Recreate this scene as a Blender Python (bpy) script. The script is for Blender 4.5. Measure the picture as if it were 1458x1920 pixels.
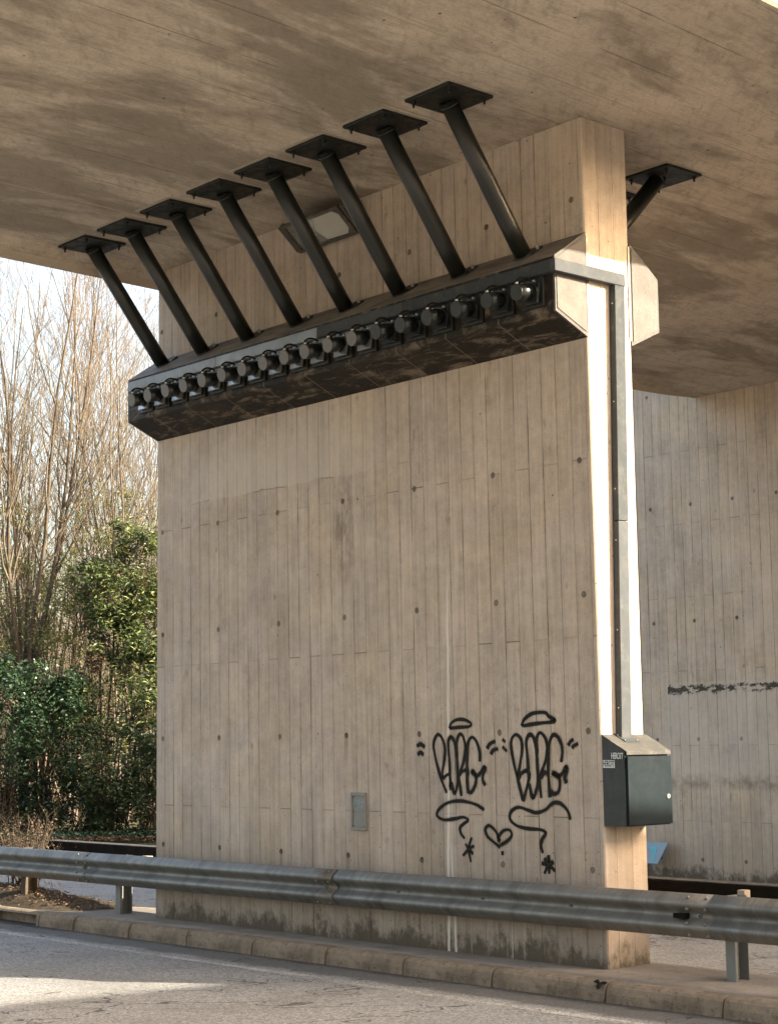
import bpy, bmesh, math, random
from mathutils import Vector, Matrix, Euler, noise as mnoise
for o in list(bpy.data.objects): bpy.data.objects.remove(o)
scene = bpy.context.scene
COL = scene.collection
PI = math.pi

# ---------------------------------------------------------------- camera
cam_d = bpy.data.cameras.new('camera'); cam = bpy.data.objects.new('camera', cam_d); COL.objects.link(cam)
scene.camera = cam
cam.location = (9.1716, -10.1021, 1.6989)
cam.rotation_euler = (1.701169, 0.0126886, 0.853695)
cam_d.sensor_fit = 'VERTICAL'; cam_d.sensor_height = 36; cam_d.lens = 62.109
cam_d.clip_end = 2000; cam_d.clip_start = 0.1

# ---------------------------------------------------------------- sky and sun
SUN = Vector((1.0, 0.72, 0.52)).normalized()
el = math.asin(SUN.z); rot = math.atan2(SUN.x, SUN.y)
world = bpy.data.worlds.new('World'); scene.world = world; world.use_nodes = True
wn = world.node_tree; bg = wn.nodes['Background']
sky = wn.nodes.new('ShaderNodeTexSky'); sky.sky_type = 'NISHITA'; sky.sun_disc = False
sky.sun_elevation = el; sky.sun_rotation = rot
sky.air_density = 1.0; sky.dust_density = 6.0; sky.ozone_density = 0.6
tint = wn.nodes.new('ShaderNodeMix'); tint.data_type = 'RGBA'; tint.blend_type = 'MULTIPLY'; tint.inputs[0].default_value = 1.0; tint.inputs[7].default_value = (1.0, .925, .84, 1)   # warm winter haze
wn.links.new(sky.outputs[0], tint.inputs[6]); wn.links.new(tint.outputs[2], bg.inputs[0]); bg.inputs[1].default_value = 0.125
sl = bpy.data.lights.new('sun', 'SUN'); sl.energy = 3.9; sl.angle = math.radians(0.5); sl.color = (1.0, 0.91, 0.75)
so = bpy.data.objects.new('sun', sl); COL.objects.link(so)
so.rotation_euler = SUN.to_track_quat('Z', 'Y').to_euler(); so.location = (20, 15, 20)
scene.view_settings.view_transform = 'Standard'; scene.view_settings.look = 'None'
scene.view_settings.gamma = 1.0; scene.view_settings.use_curve_mapping = False
scene.view_settings.exposure = 2.66

# ---------------------------------------------------------------- node helpers
class NT:
    def __init__(s, name):
        s.mat = bpy.data.materials.new(name); s.mat.use_nodes = True
        s.nt = s.mat.node_tree; s.bsdf = s.nt.nodes['Principled BSDF']; s.out = s.nt.nodes['Material Output']
    def n(s, t): return s.nt.nodes.new(t)
    def put(s, sock, v):
        if isinstance(v, bpy.types.NodeSocket): s.nt.links.new(v, sock)
        elif isinstance(v, (tuple, list)):
            sock.default_value = tuple(v) if len(v) == len(sock.default_value) else tuple(v)+(1,)
        else: sock.default_value = v
    def m(s, op, a, b=0.0, c=0.0, clamp=False):
        k = s.n('ShaderNodeMath'); k.operation = op; k.use_clamp = clamp
        s.put(k.inputs[0], a); s.put(k.inputs[1], b); s.put(k.inputs[2], c)
        return k.outputs[0]
    def obj(s):
        k = s.n('ShaderNodeTexCoord'); x = s.n('ShaderNodeSeparateXYZ'); s.nt.links.new(k.outputs['Object'], x.inputs[0])
        return k.outputs['Object'], x.outputs[0], x.outputs[1], x.outputs[2]
    def vec(s, x, y, z):
        k = s.n('ShaderNodeCombineXYZ'); s.put(k.inputs[0], x); s.put(k.inputs[1], y); s.put(k.inputs[2], z); return k.outputs[0]
    def noise(s, v, scale=1.0, detail=4, rough=0.55, dist=0.0):
        k = s.n('ShaderNodeTexNoise'); s.put(k.inputs['Vector'], v); k.inputs['Scale'].default_value = scale
        k.inputs['Detail'].default_value = detail; k.inputs['Roughness'].default_value = rough; k.inputs['Distortion'].default_value = dist
        return k.outputs['Fac']
    def white(s, v):
        k = s.n('ShaderNodeTexWhiteNoise'); k.noise_dimensions = '3D'; s.put(k.inputs['Vector'], v); return k.outputs['Value']
    def voro(s, v, scale):
        k = s.n('ShaderNodeTexVoronoi'); s.put(k.inputs['Vector'], v); k.inputs['Scale'].default_value = scale
        return k.outputs['Distance'], k.outputs['Color']
    def ramp(s, v, a, b, lo=0.0, hi=1.0):
        k = s.n('ShaderNodeMapRange'); k.interpolation_type = 'SMOOTHSTEP'; s.put(k.inputs[0], v)
        k.inputs[1].default_value = a; k.inputs[2].default_value = b; k.inputs[3].default_value = lo; k.inputs[4].default_value = hi
        return k.outputs[0]
    def mix(s, f, a, b, mode='MIX'):
        k = s.n('ShaderNodeMix'); k.data_type = 'RGBA'; k.blend_type = mode
        s.put(k.inputs[0], f); s.put(k.inputs[6], a); s.put(k.inputs[7], b); return k.outputs[2]
    def bump(s, h, dist=0.01, strength=1.0, prev=None):
        k = s.n('ShaderNodeBump'); k.inputs['Distance'].default_value = dist; k.inputs['Strength'].default_value = strength
        s.put(k.inputs['Height'], h)
        if prev is not None: s.put(k.inputs['Normal'], prev)
        return k.outputs[0]
    def fin(s, col, rough=0.8, metal=0.0, normal=None, spec=None):
        s.put(s.bsdf.inputs['Base Color'], col); s.put(s.bsdf.inputs['Roughness'], rough); s.put(s.bsdf.inputs['Metallic'], metal)
        if normal is not None: s.put(s.bsdf.inputs['Normal'], normal)
        if spec is not None: s.put(s.bsdf.inputs['Specular IOR Level'], spec)
        return s.mat

def board_concrete(name, axis, bw, off, jz, jstep, base, dark, tie=None, basez=0.0, groove=0.75, marks=None, seed=0.0, extra=None):
    """board-marked fair-faced concrete: boards bw wide along axis, staggered end joints, cone holes, stains"""
    s = NT(name); co, x, y, z = s.obj()
    u0 = x if axis == 'x' else y
    P = s.vec(s.m('ADD', x, seed), y, z)
    wob = s.m('MULTIPLY', s.m('SUBTRACT', s.noise(s.vec(s.m('MULTIPLY', u0, 3.0), seed, s.m('MULTIPLY', z, .6)), 1.0, 3), .5), .012)
    u = s.m('ADD', u0, wob)
    ub = s.m('ADD', s.m('DIVIDE', u, bw), off)
    idn = s.m('FLOOR', ub); fr = s.m('FRACT', ub)
    edge = s.m('MULTIPLY', s.m('MINIMUM', fr, s.m('SUBTRACT', 1.0, fr)), bw)
    rid = s.m('ROUND', ub)
    gr = s.white(s.vec(rid, seed, 3.1))
    gn = s.noise(s.vec(s.m('MULTIPLY', rid, 7.3), seed, s.m('MULTIPLY', z, 1.1)), 1.0, 5, .7)
    gstr = s.m('MULTIPLY', s.ramp(gn, .36, .66), s.m('MULTIPLY_ADD', gr, .7, .3))
    line = s.m('MULTIPLY', s.ramp(edge, 0.0015, 0.0065, 1.0, 0.0), gstr)
    l2g = s.m('MULTIPLY', s.ramp(s.m('MULTIPLY', s.m('ABSOLUTE', s.m('SUBTRACT', fr, s.m('MULTIPLY_ADD', s.white(s.vec(idn, 8.0, seed)), .5, .25))), bw), .001, .005, 1.0, 0.0), s.ramp(s.noise(s.vec(s.m('MULTIPLY', idn, 5.7), 3.0, s.m('MULTIPLY', z, .8)), 1.0, 5, .75), .47, .66))
    line = s.m('MAXIMUM', line, s.m('MULTIPLY', l2g, .55))
    soft = s.m('MULTIPLY', s.ramp(edge, 0.0, 0.028, 1.0, 0.0), s.m('MULTIPLY', gstr, s.ramp(gn, .45, .75)))
    # end joints, every other board shifted by half a board length
    par = s.m('MULTIPLY', s.m('FRACT', s.m('MULTIPLY', idn, .5)), 2.0)
    zj = s.m('DIVIDE', s.m('SUBTRACT', z, s.m('MULTIPLY_ADD', par, jstep, jz)), 2*jstep)
    jd = s.m('MULTIPLY', s.m('ABSOLUTE', s.m('SUBTRACT', zj, s.m('ROUND', zj))), 2*jstep)
    jl = s.m('MULTIPLY', s.ramp(jd, .0015, .006, 1.0, 0.0), s.m('MULTIPLY_ADD', s.white(s.vec(idn, s.m('ROUND', zj), 5.0)), .85, .15))
    seg = s.white(s.vec(idn, s.m('FLOOR', s.m('ADD', zj, .0)), s.m('ADD', 11.0, seed)))
    # tone
    big = s.noise(P, .55, 4, .6); mid = s.noise(P, 2.2, 5, .62)
    st = s.vec(s.m('MULTIPLY', x, 26.0), s.m('MULTIPLY', y, 26.0), s.m('MULTIPLY', z, .9))
    streak = s.noise(st, 1.0, 6, .68)
    st2 = s.vec(s.m('MULTIPLY', x, 5.0), s.m('MULTIPLY', y, 5.0), s.m('MULTIPLY', z, .35))
    streak2 = s.noise(st2, 1.0, 5, .6)
    fine = s.noise(P, 70.0, 3, .6)
    t = s.m('ADD', s.m('MULTIPLY', s.m('SUBTRACT', seg, .5), .10), 1.0)
    t = s.m('ADD', t, s.m('MULTIPLY', s.m('SUBTRACT', big, .5), .5))
    t = s.m('ADD', t, s.m('MULTIPLY', s.m('SUBTRACT', mid, .5), .45))
    t = s.m('ADD', t, s.m('MULTIPLY', s.m('SUBTRACT', streak, .5), .68))
    t = s.m('ADD', t, s.m('MULTIPLY', s.m('SUBTRACT', fine, .5), .40))
    t = s.m('ADD', t, s.m('MULTIPLY', s.m('SUBTRACT', s.noise(P, 11.0, 6, .75), .5), .55))
    col = s.mix(s.ramp(s.noise(P, 1.3, 3), .35, .7), base, tuple(min(1, c*k) for c, k in zip(base, (1.03, 1.0, .92))))
    k = s.n('ShaderNodeVectorMath'); k.operation = 'SCALE'; s.put(k.inputs[0], col); s.put(k.inputs['Scale'], t); col = k.outputs[0]
    blot = s.m('MULTIPLY', s.ramp(streak2, .56, .78), s.ramp(s.noise(P, 4.5, 5, .7), .40, .68))
    col = s.mix(s.m('MULTIPLY', blot, .7), col, dark)
    # stain smudges
    sm = s.m('MULTIPLY', s.ramp(s.noise(s.vec(s.m('MULTIPLY', x, 5.0), s.m('MULTIPLY', y, 5.0), s.m('MULTIPLY', z, 2.4)), 1.0, 6, .72), .61, .76), .6)
    col = s.mix(sm, col, dark)
    # pinholes
    vd, vc = s.voro(P, 17.0); sp = s.n('ShaderNodeSeparateXYZ'); s.nt.links.new(vc, sp.inputs[0])
    ph = s.m('MULTIPLY', s.m('LESS_THAN', vd, s.m('MULTIPLY', sp.outputs[1], .14)), s.m('GREATER_THAN', sp.outputs[0], .70))
    vd2, vc2 = s.voro(P, 5.0); sp2 = s.n('ShaderNodeSeparateXYZ'); s.nt.links.new(vc2, sp2.inputs[0])
    ph2 = s.m('MULTIPLY', s.ramp(vd2, .03, .065, 1.0, 0.0), s.m('GREATER_THAN', sp2.outputs[0], .82))
    vd3, vc3 = s.voro(s.vec(s.m('MULTIPLY', x, 1.4), s.m('MULTIPLY', y, 1.4), z), 2.3); sp3 = s.n('ShaderNodeSeparateXYZ'); s.nt.links.new(vc3, sp3.inputs[0])
    wb = s.m('MULTIPLY', s.m('SUBTRACT', s.noise(P, 14.0, 4, .7), .5), .14)
    ph3 = s.m('MULTIPLY', s.ramp(s.m('ADD', vd3, wb), .02, .10, 1.0, 0.0), s.m('GREATER_THAN', sp3.outputs[0], .66))
    col = s.mix(s.m('MULTIPLY', ph3, .5), col, dark)
    pits = s.m('MAXIMUM', ph, s.m('MULTIPLY', ph2, .9))
    col = s.mix(s.m('MULTIPLY', pits, .75), col, tuple(c*.35 for c in dark))
    dk = tuple(c*.4 for c in dark)
    col = s.mix(s.m('MULTIPLY', soft, .35), col, dark)
    col = s.mix(s.m('MULTIPLY', s.m('MAXIMUM', line, s.m('MULTIPLY', jl, .6)), groove), col, dk)
    hgt = s.m('SUBTRACT', s.m('MULTIPLY', streak, .35), s.m('MAXIMUM', s.ramp(edge, 0.001, 0.006, 1.0, 0.0), jl))
    hgt = s.m('ADD', hgt, s.m('MULTIPLY', seg, .6)); hgt = s.m('SUBTRACT', hgt, pits); hgt = s.m('ADD', hgt, s.m('MULTIPLY', fine, .25))
    if tie:
        tx, tz, sx, sz, r = tie
        a = s.m('DIVIDE', s.m('SUBTRACT', u0, tx), sx); b = s.m('DIVIDE', s.m('SUBTRACT', z, tz), sz)
        du = s.m('MULTIPLY', s.m('SUBTRACT', a, s.m('ROUND', a)), sx); dz = s.m('MULTIPLY', s.m('SUBTRACT', b, s.m('ROUND', b)), sz)
        rv = s.white(s.vec(s.m('ROUND', a), s.m('ROUND', b), seed))
        d = s.m('SQRT', s.m('ADD', s.m('MULTIPLY', du, du), s.m('MULTIPLY', dz, dz)))
        hole = s.ramp(d, r*.75, r*1.05, 1.0, 0.0)
        col = s.mix(s.m('MULTIPLY', hole, s.m('MULTIPLY_ADD', rv, .35, .6)), col, tuple(c*.33 for c in dark))
        drip = s.m('MULTIPLY', s.m('MULTIPLY', s.ramp(s.m('ABSOLUTE', s.m('ADD', du, s.m('MULTIPLY', wob, 1.5))), .004, .035, 1.0, 0.0), s.ramp(dz, -.33, -.03)), s.m('MULTIPLY', s.m('LESS_THAN', dz, 0.0), s.ramp(rv, .4, 1.0)))
        col = s.mix(s.m('MULTIPLY', drip, .45), col, dark)
        hgt = s.m('SUBTRACT', hgt, s.m('MULTIPLY', hole, 2.0))
    # damp moss line at the foot
    foot = s.ramp(s.m('ADD', s.m('SUBTRACT', z, basez), s.m('MULTIPLY', s.m('SUBTRACT', s.noise(s.vec(s.m('MULTIPLY', x, 3.3), s.m('MULTIPLY', y, 3.3), s.m('MULTIPLY', z, 2.2)), 1.0, 8, .8), .5), -.95)), .0, .20, 1.0, 0.0)
    col = s.mix(s.m('MULTIPLY', foot, .9), col, (.035, .028, .016))
    foot2 = s.ramp(s.m('ADD', s.m('SUBTRACT', z, basez), s.m('MULTIPLY', s.m('SUBTRACT', streak2, .5), -1.4)), .1, 1.3, 1.0, 0.0)
    col = s.mix(s.m('MULTIPLY', foot2, .40), col, dark)
    if extra: col = extra(s, col, x, y, z, P, dark, wob)
    return s.fin(col, .88, 0, s.bump(hgt, .006, .8), .3)

def pier_extra(s, col, x, y, z, P, dark, wob):
    n1 = s.noise(s.vec(1.0, 2.0, s.m('MULTIPLY', z, 2.0)), 1.0, 4)
    n2 = s.noise(s.vec(s.m('MULTIPLY', x, 40.0), 2.0, s.m('MULTIPLY', z, 1.2)), 1.0, 4)
    for x0, w, zt, sl, k in ((-1.735, .019, 3.4, .028, .85), (-1.66, .008, 3.7, .0, .3), (-1.645, .014, 1.3, -.04, .8), (-.99, .006, .75, 0, .55), (-1.05, .005, .75, 0, .3), (-1.46, .006, 1.2, 0, .3), (-.86, .006, 3.5, .02, .22)):
        c = s.m('ADD', s.m('MULTIPLY_ADD', z, sl, x0-.05), s.m('MULTIPLY', n1, .06))
        d = s.m('ABSOLUTE', s.m('SUBTRACT', x, c))
        f = s.m('MULTIPLY', s.ramp(d, w*.45, w*1.1, 1.0, 0.0), s.ramp(z, zt-.9, zt, 1.0, 0.0))
        f = s.m('MULTIPLY', f, s.ramp(n2, .2, .5))
        col = s.mix(s.m('MULTIPLY', f, k), col, (.62, .56, .47))
    # cement slurry wash above an old pour line
    zz = s.m('ADD', z, s.m('MULTIPLY', s.m('SUBTRACT', s.noise(P, 3.0, 5, .7), .5), .10))
    stp = s.m('MULTIPLY', s.m('MULTIPLY', s.ramp(zz, 4.11, 4.125), s.ramp(zz, 4.35, 4.9, 1.0, 0.0)), s.m('MULTIPLY', s.ramp(x, -6.0, -4.9), s.ramp(x, -3.2, -2.0, 1.0, 0.0)))
    col = s.mix(s.m('MULTIPLY', stp, .45), col, (.50, .43, .35))
    pl = s.m('MULTIPLY', s.ramp(s.m('ABSOLUTE', s.m('SUBTRACT', zz, 4.118)), .003, .008, 1.0, 0.0), s.ramp(s.noise(P, 2.0, 3), .48, .55))
    col = s.mix(s.m('MULTIPLY', s.m('MULTIPLY', pl, s.ramp(x, -2.4, -2.0, 1.0, 0.0)), .6), col, dark)
    # big smudge near the middle
    dx = s.m('DIVIDE', s.m('SUBTRACT', x, -3.03), .16); dz = s.m('DIVIDE', s.m('SUBTRACT', z, 3.65), .62)
    g = s.ramp(s.m('ADD', s.m('MULTIPLY', dx, dx), s.m('MULTIPLY', dz, dz)), 0, 1.2, 1.0, 0.0)
    col = s.mix(s.m('MULTIPLY', s.m('MULTIPLY', g, s.ramp(s.noise(s.vec(s.m('MULTIPLY', x, 14.0), y, s.m('MULTIPLY', z, 4.0)), 1.0, 6, .75), .40, .62)), .65), col, dark)
    return col

CB = (.41, .335, .267); CD = (.13, .098, .064)
M = {}
M['pier_face'] = board_concrete('pier_face_concrete', 'x', .1583, .30, 2.50, 1.385, CB, CD, (-.13, 3.88, .9675, 1.052, .027), 0.0, .95, seed=0.0, extra=pier_extra)
M['pier_end'] = board_concrete('pier_end_concrete', 'y', .178, .02, 2.9, 4.0, CB, CD, None, -.05, .55, seed=4.0)

def wall_extra(s, col, x, y, z, P, dark, wob):
    # the ghost of a removed panel: paler field, black adhesive dashes, a grubby band
    f = s.m('MULTIPLY', s.m('GREATER_THAN', x, s.m('MULTIPLY_ADD', s.noise(P, 6.0), .06, -7.66)), s.m('MULTIPLY', s.ramp(z, 2.50, 2.53, 1.0, 0.0), s.ramp(z, .95, 1.2)))
    col = s.mix(s.m('MULTIPLY', f, .30), col, (.50, .47, .42))
    zz = s.m('ADD', z, s.m('MULTIPLY', s.m('SUBTRACT', s.noise(P, 13.0, 6, .8), .5), .22))
    band = s.m('MULTIPLY', s.m('MULTIPLY', s.ramp(zz, 2.345, 2.375), s.ramp(zz, 2.46, 2.475, 1.0, 0.0)), s.ramp(s.noise(s.vec(s.m('MULTIPLY', x, 3.4), 7.0, s.m('MULTIPLY', z, 9.0)), 1.0, 6, .7), .44, .50))
    col = s.mix(s.m('MULTIPLY', s.m('MULTIPLY', band, s.m('GREATER_THAN', x, -7.6)), .93), col, (.03, .026, .018))
    b2 = s.m('MULTIPLY', s.ramp(s.m('ABSOLUTE', s.m('SUBTRACT', zz, 1.10)), .0, .16, 1.0, 0.0), s.ramp(s.noise(P, 5.0, 5, .7), .35, .65))
    col = s.mix(s.m('MULTIPLY', s.m('MULTIPLY', b2, s.m('GREATER_THAN', x, -7.62)), .6), col, dark)
    return col
M['wall'] = board_concrete('abutment_concrete', 'x', .1715, .12, 5.88, 1.065, (.455, .38, .30), (.12, .09, .062), (-7.82, 5.085, .757, 1.69, .03), -.27, 1.0, seed=9.0, extra=wall_extra)

def soffit_mat():
    s = NT('soffit_concrete'); co, x, y, z = s.obj()
    u = s.m('ADD', x, s.m('MULTIPLY', y, .055))
    P = s.vec(u, y, z)
    wn_ = s.m('MULTIPLY', s.m('SUBTRACT', s.noise(P, .8, 3), .5), .02)
    uu = s.m('ADD', u, wn_)
    def lines(sp, off, w, lo, hi, sd):
        a = s.m('DIVIDE', s.m('SUBTRACT', uu, off), sp); r = s.m('ROUND', a)
        d = s.m('MULTIPLY', s.m('ABSOLUTE', s.m('SUBTRACT', a, r)), sp)
        return s.m('MULTIPLY', s.ramp(d, w*.3, w, 1.0, 0.0), s.ramp(s.noise(s.vec(s.m('MULTIPLY', r, 9.0), s.m('MULTIPLY', y, .7), sd), 1.0, 4, .6), lo, hi))
    l1 = lines(2.44, .385, .011, .2, .42, 1.0); l2 = lines(.61, .385, .009, .42, .56, 5.0)
    col = s.mix(s.ramp(s.noise(P, .9, 4, .6), .3, .7), (.56, .475, .375), (.44, .365, .285))
    # stretched brush marks along the boards and across them
    br = s.noise(s.vec(s.m('MULTIPLY', u, 34.0), s.m('MULTIPLY', y, 3.0), z), 1.0, 6, .7)
    br2 = s.noise(s.vec(s.m('MULTIPLY', s.m('ADD', u, y), 9.0), s.m('MULTIPLY', s.m('SUBTRACT', u, y), 2.2), z), 1.0, 6, .7)
    bl = s.noise(s.vec(s.m('MULTIPLY', u, .75), s.m('MULTIPLY', y, .26), z), 1.0, 7, .66, .4)
    bl2 = s.noise(s.vec(s.m('MULTIPLY', u, 2.6), s.m('MULTIPLY', y, 1.5), 4.0), 1.0, 6, .7, .3)
    col = s.mix(s.m('MULTIPLY', s.ramp(br, .45, .8), .45), col, (.13, .10, .068))
    col = s.mix(s.m('MULTIPLY', s.ramp(br2, .48, .75), .4), col, (.15, .115, .08))
    col = s.mix(s.m('MULTIPLY', s.ramp(bl, .465, .59), .68), col, (.165, .135, .10))
    col = s.mix(s.m('MULTIPLY', s.ramp(bl2, .50, .70), .5), col, (.17, .14, .105))
    col = s.mix(s.m('MULTIPLY', s.ramp(s.noise(P, 2.0, 5, .7), .60, .75), .35), col, (.48, .40, .30))
    col = s.mix(s.m('MULTIPLY', s.ramp(s.noise(P, 45.0, 3, .6), .4, .7), .22), col, (.12, .10, .07))
    vd, vc = s.voro(P, 9.0); sp = s.n('ShaderNodeSeparateXYZ'); s.nt.links.new(vc, sp.inputs[0])
    ph = s.m('MULTIPLY', s.m('LESS_THAN', vd, s.m('MULTIPLY', sp.outputs[1], .13)), s.m('GREATER_THAN', sp.outputs[0], .72))
    col = s.mix(s.m('MULTIPLY', ph, .8), col, (.04, .03, .02))
    col = s.mix(s.m('MULTIPLY', l2, .6), col, (.09, .07, .045))
    col = s.mix(s.m('MULTIPLY', l1, .7), col, (.50, .40, .26))
    h = s.m('SUBTRACT', s.m('ADD', s.m('MULTIPLY', br, .4), s.m('MULTIPLY', s.noise(P, 60.0), .2)), s.m('ADD', ph, s.m('ADD', l1, l2)))
    return s.fin(col, .85, 0, s.bump(h, .005, .7), .3)
M['soffit'] = soffit_mat()

def plain_concrete(name, a, b, dark, sc=2.0, stain=.5, rough=.85, bump=.004, spec=.3):
    s = NT(name); co, x, y, z = s.obj()
    col = s.mix(s.ramp(s.noise(co, sc, 5, .65), .3, .7), a, b)
    col = s.mix(s.m('MULTIPLY', s.ramp(s.noise(co, sc*3.1, 6, .72), .5, .75), stain), col, dark)
    g = s.noise(co, 120.0, 3, .6)
    col = s.mix(s.m('MULTIPLY', s.ramp(g, .45, .75), .35), col, dark)
    vd, vc = s.voro(co, 40.0); sp = s.n('ShaderNodeSeparateXYZ'); s.nt.links.new(vc, sp.inputs[0])
    ph = s.m('MULTIPLY', s.m('LESS_THAN', vd, .13), s.m('GREATER_THAN', sp.outputs[0], .88))
    col = s.mix(s.m('MULTIPLY', ph, .6), col, tuple(c*.4 for c in dark))
    return s.fin(col, rough, 0, s.bump(s.m('ADD', g, s.noise(co, 12.0, 5, .7)), bump, .7), spec)
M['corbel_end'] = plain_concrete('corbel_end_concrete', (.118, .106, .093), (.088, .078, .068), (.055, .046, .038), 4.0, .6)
M['corbel_rim'] = plain_concrete('corbel_rim_grey', (.10, .093, .085), (.07, .064, .058), (.04, .035, .03), 6.0, .5)
M['kerb'] = plain_concrete('kerb_concrete', (.285, .215, .145), (.165, .122, .08), (.045, .032, .019), 5.0, .95, bump=.012)
M['island'] = plain_concrete('island_concrete', (.23, .20, .165), (.17, .145, .115), (.07, .056, .04), 1.6, .7)
M['lip'] = plain_concrete('lip_concrete_painted_light', (.55, .46, .36), (.48, .40, .31), (.3, .24, .18), 2.0, .3)  # deck lip lightened: the light its edge catches is put into the colour
M['plain'] = plain_concrete('weathered_concrete', (.34, .29, .23), (.27, .23, .18), (.13, .10, .07), 1.0, .5)

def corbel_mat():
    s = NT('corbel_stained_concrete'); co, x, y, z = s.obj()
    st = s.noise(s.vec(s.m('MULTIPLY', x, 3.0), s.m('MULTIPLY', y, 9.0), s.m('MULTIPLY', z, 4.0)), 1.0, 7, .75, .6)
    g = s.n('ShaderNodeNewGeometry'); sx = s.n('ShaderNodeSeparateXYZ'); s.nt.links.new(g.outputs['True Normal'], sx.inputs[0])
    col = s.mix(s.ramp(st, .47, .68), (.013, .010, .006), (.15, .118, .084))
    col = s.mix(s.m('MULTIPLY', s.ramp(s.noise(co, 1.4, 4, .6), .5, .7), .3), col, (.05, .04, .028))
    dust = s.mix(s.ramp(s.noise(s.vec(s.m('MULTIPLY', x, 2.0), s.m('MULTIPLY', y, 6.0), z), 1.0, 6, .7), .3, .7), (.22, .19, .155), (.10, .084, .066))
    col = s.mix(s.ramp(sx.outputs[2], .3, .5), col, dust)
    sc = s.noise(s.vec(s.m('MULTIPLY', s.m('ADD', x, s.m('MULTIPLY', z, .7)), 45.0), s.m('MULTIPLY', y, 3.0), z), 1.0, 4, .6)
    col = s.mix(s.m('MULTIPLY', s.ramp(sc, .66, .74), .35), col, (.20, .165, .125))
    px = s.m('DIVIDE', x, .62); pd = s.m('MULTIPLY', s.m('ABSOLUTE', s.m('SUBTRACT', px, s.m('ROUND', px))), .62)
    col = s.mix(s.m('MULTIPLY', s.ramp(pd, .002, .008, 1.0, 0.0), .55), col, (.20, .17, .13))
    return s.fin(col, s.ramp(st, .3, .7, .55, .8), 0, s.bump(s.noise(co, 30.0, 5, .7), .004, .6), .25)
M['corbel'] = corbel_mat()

def paint(name, col, rough=.4, metal=0.0, dust=0.0, bump=.0006, var=.25, dustcol=(.30, .27, .23), spec=.5, smooth_r=False):
    s = NT(name); co, x, y, z = s.obj()
    c = s.mix(s.m('MULTIPLY', s.ramp(s.noise(co, 6.0, 4, .6), .35, .7), var), col, tuple(k*.6 for k in col))
    if dust:
        c = s.mix(s.m('MULTIPLY', s.ramp(s.noise(co, 9.0, 6, .75), .45, .75), dust), c, dustcol)
    r = s.ramp(s.noise(co, 3.0 if smooth_r else 14.0, 5, .7), .3, .7, rough*(.93 if smooth_r else .8), min(1, rough*(1.07 if smooth_r else 1.3)))
    return s.fin(c, r, metal, s.bump(s.noise(co, 90.0, 3), bump, .5), spec)
M['black_steel'] = paint('black_painted_steel', (.0075, .0085, .006), .36, 0.0, .0, spec=.5, var=.1, bump=.0001, smooth_r=True)
M['black_plate'] = paint('black_plate_steel', (.006, .006, .003), .5, 0, .0)
M['cap_steel'] = paint('anchor_cap_steel', (.008, .010, .009), .30, 0.0, .0, spec=.5, var=.1, smooth_r=True)
M['cap_face_dark'] = paint('dark_anchor_cap_face', (.012, .012, .008), .4, 0, 0, spec=.4, smooth_r=True)
M['cap_face_sheen'] = paint('anchor_cap_face_painted_sheen', (.11, .10, .085), .5, .0, 0, var=.15, smooth_r=True)  # far cap faces: a pale reflection put into the colour
M['plate_dark'] = paint('dark_mounting_plate', (.014, .016, .015), .35, 0, .0)
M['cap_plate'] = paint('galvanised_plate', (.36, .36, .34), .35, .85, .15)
M['rubber'] = paint('black_cable_rubber', (.008, .007, .004), .75, spec=.2)
M['bolt'] = paint('zinc_bolt', (.45, .45, .43), .35, .9)
M['white_plastic'] = paint('white_gland_plastic', (.6, .58, .54), .45)
M['trunk_a'] = paint('trunking_grey_metal', (.046, .051, .053), .85, 0, .12, spec=.08)
M['trunk_b'] = paint('trunking_pale_metal', (.060, .064, .066), .85, 0, .12, spec=.08)
M['run_sheen'] = paint('trunking_painted_sheen', (.19, .195, .195), .5, .2, .1)  # left part of the run: metal reflection painted as a paler colour
M['cab_side'] = paint('cabinet_anthracite', (.012, .013, .009), .45, 0, .05)
M['cab_door'] = paint('cabinet_door_slate', (.0125, .0175, .0195), .9, 0, .05, spec=.08, dustcol=(.05, .05, .045))
M['cab_top'] = paint('cabinet_grey_top', (.06, .058, .052), .9, 0, .85, dustcol=(.12, .11, .095), spec=.1)  # lid greyer and paler than the door and sides
M['sticker_white'] = paint('white_sticker', (.62, .62, .58), .5, 0, 0)
M['sticker_black'] = paint('sticker_black_ink', (.012, .012, .012), .5)
M['post'] = paint('galvanised_post', (.19, .195, .18), .5, .5, .5, dustcol=(.17, .15, .12))
M['dark_beam'] = paint('dark_brown_beam', (.010, .007, .004), .8, 0, .0, spec=.08)  # even brown-black tone for the rear barrier and the block
M['dark_beam_top'] = paint('grey_beam_top', (.032, .029, .023), .9, 0, .15)  # top plate in a paler grey than the beam
M['wood'] = paint('weathered_wood_block', (.33, .26, .18), .8, 0, .3)
M['lamp_metal'] = paint('lamp_aluminium', (.10, .085, .062), .4, .5, .3)
M['lamp_ref'] = paint('lamp_reflector', (.5, .5, .46), .3, .6, .2)
M['frosted'] = paint('lamp_frosted_lens', (.42, .40, .34), .35, 0, .1)
M['hatch'] = paint('grey_hatch_plate', (.21, .195, .165), .55, .2, .4, dustcol=(.28, .25, .2))
M['blue_board'] = paint('blue_grey_board', (.20, .28, .33), .5, 0, .2)
M['cyan'] = paint('turquoise_paint', (.05, .42, .48), .5)
M['lichen_cyan'] = paint('faded_cyan_scribble', (.19, .33, .32), .7)
M['grout'] = plain_concrete('pale_grout', (.40, .35, .28), (.33, .29, .23), (.2, .17, .12), 3.0, .5)

def glass_mat():
    s = NT('dusty_lamp_glass')
    s.bsdf.inputs['Transmission Weight'].default_value = .8
    return s.fin((.62, .60, .50), .12)
M['glass'] = glass_mat()

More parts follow.
